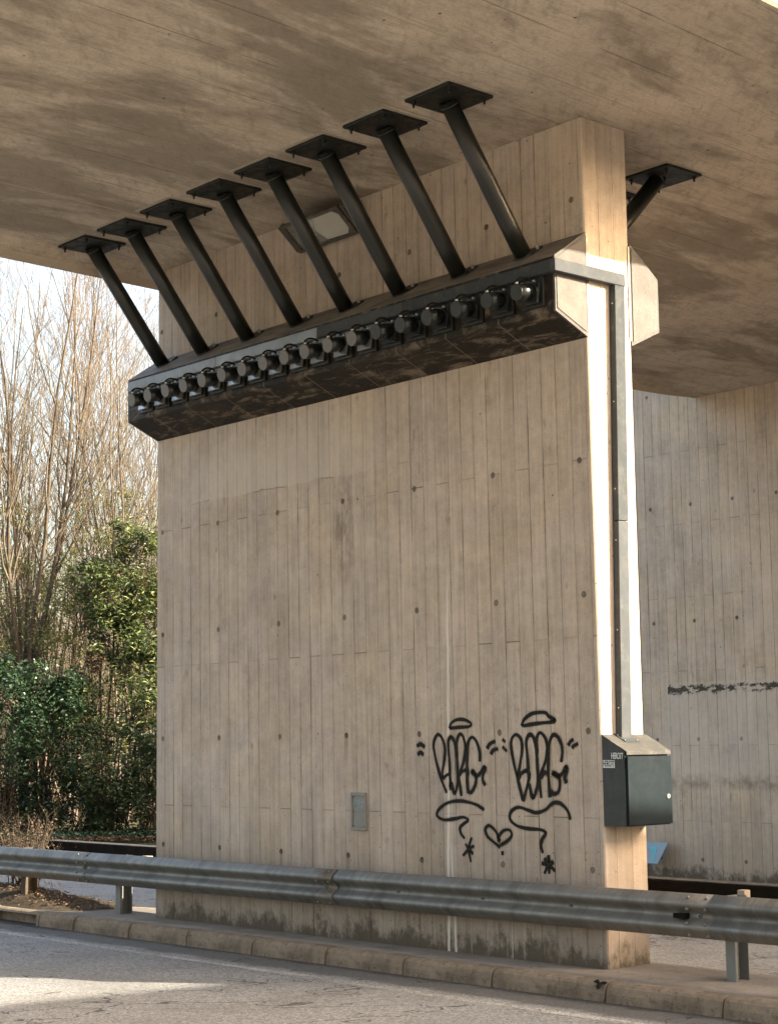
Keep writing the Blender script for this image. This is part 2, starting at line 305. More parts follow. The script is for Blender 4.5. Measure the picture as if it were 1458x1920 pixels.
def spray(name):
    s = NT(name)
    k = s.n('ShaderNodeUVMap'); x = s.n('ShaderNodeSeparateXYZ'); s.nt.links.new(k.outputs[0], x.inputs[0])
    co = s.n('ShaderNodeTexCoord').outputs['Object']
    e = s.m('MINIMUM', x.outputs[1], s.m('SUBTRACT', 1.0, x.outputs[1]))
    e = s.m('ADD', e, s.m('MULTIPLY', s.m('SUBTRACT', s.noise(co, 160.0, 3), .5), .22))
    halo = s.m('MULTIPLY', s.ramp(e, .0, .30), s.ramp(s.noise(co, 3.0, 2), .40, .66, .05, .42))
    a = s.m('MULTIPLY', s.m('MAXIMUM', s.ramp(e, .19, .33), halo), s.ramp(s.noise(s.vec(s.m('MULTIPLY', x.outputs[0], 1.0), 0, 0), 9.0, 3), 0.1, .4, .9, 1.0))
    s.fin((.010, .008, .004), .7, spec=.2)
    s.put(s.bsdf.inputs['Alpha'], a)
    return s.mat
M['spray'] = spray('black_spray_paint')

def galv():
    s = NT('galvanised_guardrail'); co, x, y, z = s.obj()
    st = s.noise(s.vec(s.m('MULTIPLY', x, 7.0), s.m('MULTIPLY', y, 3.0), s.m('MULTIPLY', z, 1.6)), 1.0, 7, .75)
    v = s.noise(s.vec(s.m('MULTIPLY', x, 45.0), y, s.m('MULTIPLY', z, 5.0)), 1.0, 5, .7)
    col = s.mix(s.ramp(st, .35, .7), (.20, .19, .165), (.085, .078, .062))
    col = s.mix(s.m('MULTIPLY', s.ramp(v, .5, .8), .45), col, (.06, .05, .034))
    col = s.mix(s.m('MULTIPLY', s.ramp(s.noise(co, 1.1, 4), .4, .65), .35), col, (.22, .20, .165))
    ym = s.m('MULTIPLY', s.ramp(s.m('ABSOLUTE', s.m('ADD', x, s.m('MULTIPLY_ADD', z, -.25, 8.03))), .025, .04, 1.0, 0.0), s.ramp(st, .4, .6, .9, .3))
    col = s.mix(ym, col, (.45, .33, .10))
    return s.fin(col, s.ramp(v, .3, .7, .38, .62), s.ramp(st, .3, .7, .5, .25), s.bump(s.m('ADD', v, s.noise(co, 60.0)), .0015, .5))
M['galv'] = galv()

def asphalt():
    s = NT('worn_asphalt'); co, x, y, z = s.obj()
    vd, vc = s.voro(co, 62.0); sp = s.n('ShaderNodeSeparateXYZ'); s.nt.links.new(vc, sp.inputs[0])
    vd2, vc2 = s.voro(co, 130.0); sp2 = s.n('ShaderNodeSeparateXYZ'); s.nt.links.new(vc2, sp2.inputs[0])
    g = s.m('MULTIPLY_ADD', sp.outputs[0], .6, s.m('MULTIPLY', sp2.outputs[0], .4))
    col = s.mix(g, (.060, .058, .054), (.36, .355, .34))
    col = s.mix(s.m('MULTIPLY', s.ramp(s.noise(co, 1.0, 5, .65), .4, .7), .35), col, (.09, .08, .066))
    col = s.mix(s.m('MULTIPLY', s.ramp(s.noise(co, 6.0, 5, .7), .45, .75), .25), col, (.22, .215, .20))
    # tarry channel along the kerb
    yy = s.m('ADD', y, s.m('MULTIPLY', s.m('SUBTRACT', s.noise(s.vec(s.m('MULTIPLY', x, 1.5), y, 0), 1.0, 6, .7), .5), .35))
    ch = s.m('MULTIPLY', s.ramp(yy, -.98, -.86), s.ramp(y, 0.0, .2, 1.0, 0.0))
    col = s.mix(s.m('MULTIPLY', ch, .7), col, (.060, .053, .043))
    dirt = s.m('MULTIPLY', s.ramp(s.m('ADD', yy, 0.0), -.64, -.53), s.ramp(y, 0.0, .2, 1.0, 0.0))
    col = s.mix(s.m('MULTIPLY', dirt, .7), col, (.025, .02, .014))
    # cracks
    cn = s.m('ABSOLUTE', s.m('SUBTRACT', s.noise(co, .33, 5, .62, .3), .5))
    col = s.mix(s.m('MULTIPLY', s.ramp(cn, .0008, .0035, 1.0, 0.0), .85), col, (.025, .022, .018))
    h = s.m('SUBTRACT', s.m('MULTIPLY', vd, -1.0), s.ramp(cn, .0005, .002, 1.0, 0.0))
    return s.fin(col, .82, 0, s.bump(h, .004, .8), .35)
M['asphalt'] = asphalt()

def roadpaint():
    s = NT('worn_white_road_paint'); co, x, y, z = s.obj()
    a = s.m('ADD', s.m('MULTIPLY', s.noise(co, 38.0, 4, .75), .55), s.m('MULTIPLY', s.noise(s.vec(s.m('MULTIPLY', x, 1.2), s.m('MULTIPLY', y, 7.0), 0), 1.0, 5, .7), .45))
    vd, vc = s.voro(co, 110.0); sp = s.n('ShaderNodeSeparateXYZ'); s.nt.links.new(vc, sp.inputs[0])
    ed = s.ramp(s.m('ABSOLUTE', s.m('SUBTRACT', y, -1.10)), .03, .075, 0.0, .10)
    s.fin((.46, .44, .39), .75)
    s.put(s.bsdf.inputs['Alpha'], s.m('MULTIPLY', s.ramp(s.m('SUBTRACT', s.m('ADD', a, s.m('MULTIPLY', s.m('SUBTRACT', sp.outputs[0], .5), .16)), ed), .44, .53), .9))
    return s.mat
M['road_paint'] = roadpaint()

def soil(name, a, b, c):
    s = NT(name); co, x, y, z = s.obj()
    col = s.mix(s.ramp(s.noise(co, 8.0, 6, .75), .35, .65), a, b)
    col = s.mix(s.ramp(s.noise(co, 40.0, 4, .7), .55, .7), col, c)
    return s.fin(col, .95, 0, s.bump(s.noise(co, 25.0, 6, .8), .03, 1.0), .2)
M['soil'] = soil('leafy_soil', (.035, .025, .014), (.075, .055, .032), (.12, .085, .05))
M['verge'] = soil('verge_soil', (.04, .035, .018), (.06, .055, .025), (.13, .10, .06))

def leafmat(name, cols, rough=.45, trans=.25):
    s = NT(name)
    g = s.n('ShaderNodeNewGeometry').outputs['Random Per Island']
    r = s.n('ShaderNodeValToRGB'); s.put(r.inputs[0], g)
    el_ = r.color_ramp.elements
    for i, c in enumerate(cols):
        if i < 2: e = el_[i]; e.position = i/(len(cols)-1)
        else: e = el_.new(i/(len(cols)-1))
        e.color = c+(1,)
    el_[1].position = 1/(len(cols)-1)
    s.fin(r.outputs[0], rough, 0, None, .5)
    t = s.n('ShaderNodeBsdfTranslucent'); s.put(t.inputs[0], r.outputs[0])
    mx = s.n('ShaderNodeMixShader'); mx.inputs[0].default_value = trans
    s.nt.links.new(s.bsdf.outputs[0], mx.inputs[1]); s.nt.links.new(t.outputs[0], mx.inputs[2]); s.nt.links.new(mx.outputs[0], s.out.inputs[0])
    return s.mat
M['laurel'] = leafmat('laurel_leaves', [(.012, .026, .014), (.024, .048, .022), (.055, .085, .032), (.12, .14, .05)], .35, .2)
M['laurel_lit'] = leafmat('laurel_leaves_painted_sun', [(.02, .035, .018), (.06, .09, .035), (.14, .17, .06), (.26, .27, .11)], .35, .35)  # brighter laurel copy with sunlight put into the leaf colour
M['ivy'] = leafmat('ivy_leaves', [(.015, .034, .018), (.026, .055, .026), (.05, .08, .03)], .35, .12)
M['lightleaf'] = leafmat('pale_green_leaves', [(.12, .15, .045), (.18, .20, .065), (.28, .27, .10), (.09, .12, .04)], .5, .35)
M['deadleaf'] = leafmat('dead_brown_leaves', [(.14, .08, .04), (.20, .12, .07), (.09, .055, .03)], .7, .2)
M['redleaf'] = leafmat('red_young_leaves', [(.35, .05, .03), (.28, .07, .04)], .5, .3)
def bark(name, a, b):
    s = NT(name); co, x, y, z = s.obj()
    return s.fin(s.mix(s.ramp(s.noise(co, 3.0, 4, .7), .35, .65), a, b), .85, 0, None, .2)
M['bark'] = bark('yellow_grey_bark', (.125, .104, .072), (.075, .063, .048))
M['twig'] = bark('pinkish_brown_twigs', (.135, .10, .078), (.085, .066, .052))
M['darkbark'] = bark('dark_trunk_bark', (.085, .065, .045), (.05, .04, .028))

# ---------------------------------------------------------------- mesh helpers
class MB:
    def __init__(s): s.v = []; s.f = []; s.mi = []; s.uv = None; s.sm = []
    def add(s, vs, fs, mi=0, smooth=False):
        b = len(s.v); s.v += [tuple(p) for p in vs]; s.f += [tuple(i+b for i in f) for f in fs]
        s.mi += [mi]*len(fs); s.sm += [smooth]*len(fs)
    def box(s, x0, x1, y0, y1, z0, z1, mi=0, mat=None):
        vs = [Vector(p) for p in ((x0,y0,z0),(x1,y0,z0),(x1,y1,z0),(x0,y1,z0),(x0,y0,z1),(x1,y0,z1),(x1,y1,z1),(x0,y1,z1))]
        if mat: vs = [mat @ p for p in vs]
        s.add(vs, [(0,3,2,1),(4,5,6,7),(0,1,5,4),(1,2,6,5),(2,3,7,6),(3,0,4,7)], mi); return s
    def tube(s, pts, rad, n=12, mi=0, cap=True, smooth=True):
        pts = [Vector(p) for p in pts]; vs = []; fs = []
        N = len(pts); rad = rad if isinstance(rad, (list, tuple)) else [rad]*N
        up = None
        for i, p in enumerate(pts):
            d = (pts[min(i+1, N-1)]-pts[max(i-1, 0)]).normalized()
            if up is None: up = d.orthogonal().normalized()
            up = (up-d*up.dot(d)).normalized(); w = d.cross(up)
            for k in range(n):
                a = 2*PI*k/n; vs.append(p+(up*math.cos(a)+w*math.sin(a))*rad[i])
        for i in range(N-1):
            for k in range(n):
                fs.append((i*n+k, i*n+(k+1)%n, (i+1)*n+(k+1)%n, (i+1)*n+k))
        s.add(vs, fs, mi, smooth)
        if cap:
            b = len(s.v)-len(vs)
            s.f += [tuple(b+k for k in reversed(range(n))), tuple(b+(N-1)*n+k for k in range(n))]; s.mi += [mi]*2; s.sm += [False]*2
        return s
    def extrude(s, prof, a, b, axis='x', mi=0, cap=True, smooth=False, closed=True):
        """prof: 2-D points; axis x -> (y,z); axis y -> (x,z); z -> (x,y)"""
        def P(q, t): return {'x': (t, q[0], q[1]), 'y': (q[0], t, q[1]), 'z': (q[0], q[1], t)}[axis]
        n = len(prof); vs = [P(q, a) for q in prof]+[P(q, b) for q in prof]
        fs = [(i, (i+1) % n, n+(i+1) % n, n+i) for i in range(n if closed else n-1)]
        s.add(vs, fs, mi, smooth)
        if cap and closed: s.add(vs, [tuple(range(n-1, -1, -1)), tuple(range(n, 2*n))], mi)
        return s

def link(name, mb, mat, parent=None, base=None, bevel=0.0, seg=1, fixn=True, weld=False):
    """base = world position of the object's origin; children keep their parent's frame"""
    me = bpy.data.meshes.new(name)
    pw = parent['_w'] if parent is not None else (0, 0, 0)
    if base is None: base = pw
    base = Vector(base)
    me.from_pydata([tuple(Vector(v)-base) for v in mb.v], [], mb.f)
    mats = mat if isinstance(mat, (list, tuple)) else [mat]
    for m_ in mats: me.materials.append(m_)
    me.polygons.foreach_set('material_index', mb.mi); me.polygons.foreach_set('use_smooth', mb.sm)
    if fixn or weld:
        bm = bmesh.new(); bm.from_mesh(me)
        if weld: bmesh.ops.remove_doubles(bm, verts=bm.verts, dist=1e-5)
        if fixn: bmesh.ops.recalc_face_normals(bm, faces=bm.faces)
        bm.to_mesh(me); bm.free()
    o = bpy.data.objects.new(name, me); COL.objects.link(o)
    if parent is not None: o.parent = parent
    o.location = base-Vector(pw); o['_w'] = tuple(base)
    if bevel:
        b = o.modifiers.new('bevel', 'BEVEL'); b.width = bevel; b.segments = seg; b.limit_method = 'ANGLE'; b.angle_limit = math.radians(40)
    return o
def empty(name, base, parent=None):
    o = bpy.data.objects.new(name, None); COL.objects.link(o); o.location = base; o['_w'] = tuple(base); o.empty_display_size = .1
    return o
def tag(o, label=None, cat=None, group=None, kind=None):
    if label: o['label'] = label
    if cat: o['category'] = cat
    if group: o['group'] = group
    if kind: o['kind'] = kind
    return o
def clone(o, parent=None, loc=None):
    c = o.copy(); COL.objects.link(c)
    if parent is not None: c.parent = parent
    if loc is not None: c.location = loc
    for ch in o.children: clone(ch, c)
    return c
def bez(pts, k=6):
    """Catmull-Rom through points"""
    P = [Vector(p) for p in pts]
    if len(P) < 3: return [P[0].lerp(P[-1], i/k) for i in range(k+1)]
    Q = [P[0]*2-P[1]]+P+[P[-1]*2-P[-2]]; out = []
    for i in range(1, len(Q)-2):
        for j in range(k):
            t = j/k; a, b, c, d = Q[i-1:i+3]
            out.append(.5*((2*b)+(c-a)*t+(2*a-5*b+4*c-d)*t*t+(3*b-a-3*c+d)*t**3))
    out.append(P[-1]); return out

# ---------------------------------------------------------------- ground, roads, island
ZR = -.14
g = MB(); g.add([(-400,-400,-.30),(400,-400,-.30),(400,400,-.30),(-400,400,-.30)], [(0,1,2,3)]); tag(link('ground', g, M['verge']), kind='structure')
SK = .055
g = MB(); g.add([(-150,-60,ZR),(120,-60,ZR),(120,-.30,ZR),(-150,-.30,ZR)], [(0,1,2,3)]); tag(link('road', g, M['asphalt']), kind='structure')
g = MB(); g.add([(-150,.55,ZR),(120,.55,ZR),(120,9.95,-.27),(-150,9.95,-.27)], [(0,1,2,3)]); tag(link('far_road', g, M['asphalt']), kind='structure')
g = MB(); zz_ = ZR+.004
for a in range(-30, 20): g.add([(a,-1.175,zz_),(a+1,-1.175,zz_),(a+1,-1.02,zz_),(a,-1.02,zz_)], [(0,1,2,3)])
tag(link('edge_line', g, M['road_paint'], weld=True), kind='structure')
# island slab: gently uneven top, rear edge slightly curved
isl = MB(); nx = 130; rows = 7; vs = []; fs = []
for i in range(nx+1):
    x = -40+i*.5; yb = .70 - .0*x
    for j in range(rows):
        y = -.365+(yb+.365)*j/(rows-1)
        z = -.004+.006*mnoise.noise(Vector((x*.7, y*3, 0)))
        if j == rows-1: z -= .01
        vs.append((x, y, z))
    vs.append((x, yb+.02, ZR-.03)); vs.append((x, -.365, ZR-.03))
m_ = rows+2
for i in range(nx):
    for j in range(rows): fs.append((i*m_+j, (i+1)*m_+j, (i+1)*m_+j+1, i*m_+j+1))
    fs.append((i*m_, i*m_+m_-1, (i+1)*m_+m_-1, (i+1)*m_))
isl.add(vs, fs, 0, True); tag(link('traffic_island', isl, M['island']), kind='structure')
# verge beyond the far road, rising gently under the shrubs
g = MB(); vs = []; fs = []
for i in range(61):
    for j in range(21):
        x = -70+i; y = 9.2+j*1.2
        z = -.24+(.0 if j == 0 else .10+.05*mnoise.noise(Vector((x*.8, y*.8, 3)))+.012*j)
        if x > -13: z = min(z, -.26)
        vs.append((x, y, z))
for i in range(60):
    for j in range(20): fs.append((i*21+j, (i+1)*21+j, (i+1)*21+j+1, i*21+j+1))
g.add(vs, fs, 0, True); tag(link('verge', g, M['verge']), kind='structure')

# ---------------------------------------------------------------- kerb stones
kj = [-15.6,-14.6,-13.6,-12.6,-11.6,-10.6,-9.6,-8.45,-7.44,-6.75,-5.74,-4.75,-3.72,-2.71,-1.72,-.69,.46,1.50,2.52,3.54,4.56,5.58]
kl = {7:'kerb stone forming the far side of the dark drain slot, left edge of photo', 8:'short kerb stone just right of the dark drain slot', 9:'grey kerb stone below the left guardrail post, second right of the drain slot',
 10:'kerb stone starting left of the pier corner, third right of the drain slot', 11:'fourth kerb stone right of the drain slot, by the pier left corner', 12:'fifth kerb stone right of the drain slot, in front of the pier left part',
 13:'sixth kerb stone right of the drain slot, below the guardrail joint on the pier', 14:'kerb stone in front of the pier middle, seventh right of the drain slot',
 15:'kerb stone with a dark tar blot at its right end, below the graffiti', 16:'kerb stone with a small dark smear on top, in front of the pier right corner', 17:'kerb stone right of the pier corner, left of the last joint',
 18:'kerb stone at the right edge of the photo below the right guardrail post'}
rnd = random.Random(5)
for i in range(len(kj)-1):
    a, b = kj[i]+.009, kj[i+1]-.009; k = MB()
    ya = -.43+rnd.uniform(-.006, .006); yb = -.43+rnd.uniform(-.006, .006); dz = rnd.uniform(-.004, .004)
    N = 24; prof = lambda y0, w: [(y0-.075+w, ZR-.03), (y0-.068+w, ZR+.06), (y0-.055+w, -.032+dz), (y0-.038+w*.5, -.011+dz), (y0-.005, .001+dz), (y0+.06, .003+dz), (y0+.06, ZR-.03)]
    vs = []; fs = []
    slot = (i == 7)
    for q in range(N+1):
        x = a+(b-a)*q/N; y0 = ya+(yb-ya)*q/N
        w = .006*mnoise.fractal(Vector((x*9, 0, 0)), 1.0, 2.0, 4)*(1 if 0 < q < N else 2.5)
        pr = prof(y0, w)
        if slot and 1 <= q <= N-2: pr[0] = (y0+.045, ZR-.03); pr[1] = (y0+.045, -.034)
        vs += [(x, p[0], p[1]) for p in pr]
    n = 7
    for q in range(N):
        for j in range(n): fs.append((q*n+j, q*n+(j+1) % n, (q+1)*n+(j+1) % n, (q+1)*n+j))
    fs += [tuple(range(n)), tuple(N*n+j for j in reversed(range(n)))]
    k.add(vs, fs)
    o = link('kerb_stone', k, M['kerb'], base=((a+b)/2, -.43, ZR), bevel=.004)
    lab = kl.get(i, 'concrete kerb stone left of the photographed stretch' if i < 7 else 'concrete kerb stone right of the photographed stretch')
    tag(o, lab, 'kerb stone', 'kerb stones along the traffic island')
    if i == 15:
        t = MB(); vs = []; r_ = random.Random(3)
        for q in range(22):
            an = 2*PI*q/22; rr = (.055+.03*math.sin(an*3+.5))*(.7+.5*r_.random())
            vs.append((.40+rr*math.cos(an)*.9, -.0+rr*math.sin(an)*.7))
        P3 = []
        for (px, pz) in vs: # lies on the sloping front arris of the stone
            P3.append((px, -.487+pz*.35, -.020+pz*.62+dz))
        P3 = [(x, y-.006, z+.003) for x, y, z in P3]; t.add(P3, [tuple(range(22))])
        link('tar_blot', t, M['rubber'], o)

# ---------------------------------------------------------------- the bridge deck
def xL(y): return -5.99-SK*y
def xR(y): return 2.26-SK*y
HS = 6.635
deck = MB()
ys = sorted([-30+i*2 for i in range(42)]+[8.4, 8.8, 9.2, 9.6, 9.9])
def hk(y): return 1.0 if y < 7.8 else max(0.0, 1-((y-7.8)/2.1)**1.6)
def xl2(y): k = hk(y); return xL(y)*k+(-6.86)*(1-k)
prof = lambda y: [(xR(y),HS),(xR(y)+.02,HS+.02),(xR(y)+.02,7.9),(xl2(y)-.10,7.9),(xl2(y)-.06,HS-.175*hk(y)),(xl2(y),HS-.19*hk(y)),(xl2(y)+.002,HS-.10*hk(y)),(xl2(y)+.13,HS+.0)]
vs = []; fs = []; n = 8
for y in ys: vs += [(p[0], y, p[1]) for p in prof(y)]
mi = []
for i in range(len(ys)-1):
    for j in range(n):
        fs.append((i*n+j, i*n+(j+1) % n, (i+1)*n+(j+1) % n, (i+1)*n+j)); mi.append(0 if j in (6, 7) else (2 if j == 5 else 1))
fs += [tuple(range(n)), tuple((len(ys)-1)*n+j for j in range(n))]; mi += [1, 1]
deck.add(vs, fs); deck.mi = mi
dk = tag(link('bridge_deck', deck, [M['soffit'], M['plain'], M['lip']]), 'wide concrete road bridge deck overhead with stained flat underside', 'bridge')
for nm, fx in (('parapet', lambda y: (xR(y)-.28, xR(y)-.02)), ('parapet', lambda y: (xL(y)-.06, xL(y)+.2))):
    q = MB(); a, b = fx(-30); c, d = fx(52)
    q.add([(a,-30,7.9),(b,-30,7.9),(d,52,7.9),(c,52,7.9),(a,-30,8.8),(b,-30,8.8),(d,52,8.8),(c,52,8.8)], [(0,1,2,3),(4,5,6,7),(0,1,5,4),(1,2,6,5),(2,3,7,6),(3,0,4,7)])
    link(nm, q, M['plain'], dk)

# ---------------------------------------------------------------- back wall
w = MB(); w.box(-10, 10.5, 9.9, 10.6, -.35, HS-.002); w.box(-10, -6.97, 9.9, 10.6, HS-.002, 7.7)  # right end lengthened out of view to keep sun off the far road
tag(link('abutment_wall', w, M['wall']), 'board-marked concrete wall behind the pier, across the far road', 'wall')
# unseen wall added far to the right to shade the road and pier foot
wx = lambda y: 13.4+.124*(y-9.6)
w = MB(); w.add([(wx(3),3,-.35),(wx(3)+.6,3,-.35),(wx(40)+.6,40,-.35),(wx(40),40,-.35),(wx(3),3,8.05),(wx(3)+.6,3,8.05),(wx(40)+.6,40,8.05),(wx(40),40,8.05)], [(0,1,2,3),(4,5,6,7),(0,1,5,4),(1,2,6,5),(2,3,7,6),(3,0,4,7)])
tag(link('shade_wall', w, M['plain']), 'tall plain wall added unseen beyond the right side of the bridge to cast shade', 'wall')

# ---------------------------------------------------------------- pier
H = HS; L = 5.99
def fy(z): return .051*(1-z/H)
def by(z): return .528+.006*(1-z/H)
def lx(z): return -L-.08*(1-z/H)
pm = MB(); zs = [-.15, 0, 1, 2, 3, 4, 5, 6, H-.003]
c = .010
vs = []
for z in zs: vs += [(lx(z), fy(z), z), (-c, fy(z), z), (0, fy(z)+c, z), (0, by(z)-c, z), (-c, by(z), z), (lx(z), by(z), z)]
fs = []; mi = []
for i in range(len(zs)-1):
    for j in range(6):
        fs.append((i*6+j, i*6+(j+1) % 6, (i+1)*6+(j+1) % 6, (i+1)*6+j)); mi.append(1 if j in (1, 2, 3, 5) else 0)
fs += [tuple(range(5, -1, -1)), tuple((len(zs)-1)*6+j for j in range(6))]; mi += [0, 0]
pm.add(vs, fs); pm.mi = mi
pier = tag(link('bridge_pier', pm, [M['pier_face'], M['pier_end']], base=(0, 0, 0)), 'tall board-marked concrete bridge pier with sprayed graffiti and a dark corbel', 'bridge pier')

# corbels front and back
for side in (-1, 1):
    y0 = fy(5) if side < 0 else by(5)
    yf = -.35 if side < 0 else .872
    yi = y0-side*.03
    pr = [(yi, 4.84), (y0, 4.84), (yf, 5.0), (yf, 5.44), (y0, 5.69), (yi, 5.69)]
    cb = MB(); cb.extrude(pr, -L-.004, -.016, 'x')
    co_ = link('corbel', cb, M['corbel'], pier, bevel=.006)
    if side < 0: co_['label'] = 'dark stained corbel along the front of the pier, carrying the props'
    for xa, xb in ((-.016, .012), (-L-.03, -L-.004)):
        def inset(d):
            cy = sum(p[0] for p in pr[1:5])/4; cz = sum(p[1] for p in pr[1:5])/4
            q = [(y0, 4.84+.0), (yf, 5.0), (yf, 5.44), (y0, 5.69)]
            return [(p[0]+(cy-p[0])*d, p[1]+(cz-p[1])*d) for p in q]
        q = MB(); q.extrude(inset(.0), xa, xb-.006 if xb > 0 else xb, 'x')
        rim = link('corbel_rim', q, M['corbel_rim'], pier)
        rim['label'] = 'thin grey rim around the corbel end'
        if xb > 0:
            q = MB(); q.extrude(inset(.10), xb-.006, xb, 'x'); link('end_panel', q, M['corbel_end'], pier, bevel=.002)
    # dark strip at the corbel joint beside the pier arris
    q = MB(); q.box(0.0005, .008, (y0+.002 if side < 0 else y0-.022), (y0+.022 if side < 0 else y0-.002), 4.88, 5.66); link('joint_strip', q, M['grout'] if False else M['lamp_metal'], pier)

# ---------------------------------------------------------------- graffiti (thin paint on the pier face)
GRAF = {
'L1':[[(-1.736,1.286),(-1.792,1.385),(-1.837,1.491),(-1.871,1.598),(-1.884,1.694),(-1.838,1.768),(-1.783,1.744),(-1.746,1.65),(-1.76,1.544),(-1.786,1.449),(-1.777,1.396)],[(-1.777,1.401),(-1.739,1.428),(-1.697,1.437),(-1.687,1.386),(-1.694,1.333)],[(-1.692,1.307),(-1.692,1.491),(-1.7,1.618),(-1.702,1.713),(-1.668,1.747),(-1.628,1.702),(-1.604,1.576),(-1.599,1.429),(-1.611,1.334),(-1.646,1.287),(-1.678,1.376)],[(-1.601,1.576),(-1.601,1.702),(-1.564,1.768),(-1.523,1.748),(-1.498,1.659),(-1.519,1.554),(-1.572,1.45),(-1.584,1.408),(-1.557,1.262)],[(-1.577,1.429),(-1.533,1.466),(-1.484,1.469),(-1.481,1.429)],[(-1.477,1.284),(-1.486,1.388),(-1.482,1.544),(-1.466,1.69),(-1.419,1.742),(-1.367,1.71),(-1.331,1.627),(-1.329,1.544)],[(-1.479,1.304),(-1.439,1.296),(-1.392,1.352),(-1.377,1.409),(-1.389,1.445),(-1.414,1.471),(-1.424,1.455),(-1.373,1.43),(-1.321,1.456),(-1.287,1.5),(-1.265,1.487),(-1.298,1.43),(-1.299,1.389),(-1.272,1.353)]],
'R1':[[(-0.848,1.231),(-0.897,1.392),(-0.943,1.544),(-0.967,1.696),(-0.915,1.757),(-0.858,1.726),(-0.843,1.645),(-0.872,1.523),(-0.896,1.432)],[(-0.89,1.402),(-0.86,1.448),(-0.809,1.471),(-0.778,1.458),(-0.775,1.413),(-0.814,1.312),(-0.848,1.231)],[(-0.776,1.403),(-0.788,1.594),(-0.794,1.705),(-0.757,1.755),(-0.715,1.734),(-0.69,1.644),(-0.68,1.513),(-0.679,1.393),(-0.713,1.293),(-0.748,1.268),(-0.775,1.373)],[(-0.678,1.593),(-0.681,1.714),(-0.644,1.769),(-0.589,1.733),(-0.564,1.653),(-0.588,1.553),(-0.648,1.438),(-0.663,1.393),(-0.647,1.259)],[(-0.649,1.413),(-0.612,1.454),(-0.568,1.454)],[(-0.552,1.265),(-0.562,1.434),(-0.555,1.593),(-0.535,1.702),(-0.491,1.752),(-0.438,1.721),(-0.406,1.642),(-0.419,1.538)],[(-0.548,1.31),(-0.5,1.294),(-0.456,1.316),(-0.441,1.385),(-0.461,1.434),(-0.504,1.457),(-0.495,1.444),(-0.461,1.431),(-0.417,1.449),(-0.374,1.504),(-0.359,1.484),(-0.386,1.425),(-0.37,1.376)]],
'HL':[[(-1.687,1.819),(-1.662,1.861),(-1.6,1.887),(-1.507,1.888),(-1.428,1.857),(-1.447,1.831),(-1.57,1.826),(-1.687,1.819)]],
'HR':[[(-0.844,1.825),(-0.81,1.877),(-0.731,1.919),(-0.639,1.929),(-0.569,1.923),(-0.542,1.897),(-0.483,1.869),(-0.502,1.852),(-0.656,1.844),(-0.841,1.825)]],
'TK':[[(-2.097,1.674),(-2.048,1.69),(-1.992,1.665)],[(-2.091,1.604),(-2.05,1.62),(-2.01,1.6)],[(-1.244,1.647),(-1.21,1.686),(-1.143,1.71)],[(-1.201,1.6),(-1.174,1.634),(-1.115,1.648)],[(-1.066,1.723),(-1.03,1.699)],[(-1.067,1.664),(-1.013,1.625)],[(-0.344,1.666),(-0.316,1.698),(-0.281,1.713)],[(-0.304,1.646),(-0.279,1.666),(-0.235,1.682)]],
'UL':[[(-1.292,1.156),(-1.403,1.2),(-1.57,1.223),(-1.726,1.205),(-1.834,1.151),(-1.86,1.097),(-1.776,1.064),(-1.651,1.076),(-1.543,1.091),(-1.486,1.069),(-1.537,1.039),(-1.584,1.004),(-1.574,0.958),(-1.532,0.918)]],
'UR':[[(-0.341,1.098),(-0.368,1.164),(-0.441,1.221),(-0.523,1.222),(-0.608,1.169),(-0.707,1.145),(-0.805,1.165),(-0.904,1.183),(-0.984,1.15),(-1.0,1.091),(-0.937,1.042),(-0.823,1.02),(-0.669,1.014),(-0.611,0.989),(-0.65,0.94),(-0.666,0.89),(-0.647,0.832)]],
'SL':[[(-1.449,0.931),(-1.486,0.842),(-1.465,0.729)],[(-1.526,0.877),(-1.489,0.837),(-1.434,0.797)],[(-1.42,0.865),(-1.489,0.831),(-1.559,0.777)]],
'SR':[[(-0.589,0.822),(-0.586,0.746),(-0.583,0.675)],[(-0.666,0.755),(-0.588,0.744),(-0.519,0.7)],[(-0.532,0.772),(-0.592,0.741),(-0.638,0.675)],[(-0.634,0.796),(-0.592,0.745)]],
'HT':[[(-1.119,0.86),(-1.188,0.898),(-1.261,0.942),(-1.288,0.997),(-1.244,1.031),(-1.178,0.997),(-1.14,0.945),(-1.132,0.913),(-1.136,0.945),(-1.076,0.996),(-1.007,1.0),(-0.988,0.96),(-1.042,0.913),(-1.127,0.875)],[(-1.099,0.833),(-1.093,0.8)]],
}

def ribbon(mb, uvs, pts, w):
    P = bez([(p[0], 0, p[1]) for p in pts], 7)
    n = len(P); L_ = 0; vs = []; U = []
    for i, p in enumerate(P):
        d = (P[min(i+1, n-1)]-P[max(i-1, 0)]); d.y = 0
        d = d.normalized() if d.length > 1e-6 else Vector((1, 0, 0))
        nn = Vector((-d.z, 0, d.x))
        if i: L_ += (p-P[i-1]).length
        ww = 1.38*w*(1+.14*math.sin(L_*23+pts[0][0]*9)) * (1.0 if 0 < i < n-1 else .8)
        for sg in (-1, 1):
            q = p+nn*sg*ww/2; q.y = fy(q.z)-RIB[0]
            vs.append(q); U.append((L_, (sg+1)/2))
    fs = [(2*i, 2*i+1, 2*i+3, 2*i+2) for i in range(n-1)]
    mb.add(vs, fs); uvs += [U[k] for f in fs for k in f]
    RIB[0] += .00025
RIB = [.003]
def graffiti(name, keys, w, label):
    mb = MB(); uvs = []; RIB[0] = .003
    for k in keys:
        for st in GRAF[k]: ribbon(mb, uvs, st, w)
    o = link(name, mb, M['spray'], pier, fixn=False)
    uv = o.data.uv_layers.new(name='UVMap')
    for i, q in enumerate(uvs): uv.data[i].uv = q
    o['label'] = label
graffiti('graffiti_letters', ['L1'], 0.046, 'left black sprayed word BORG')
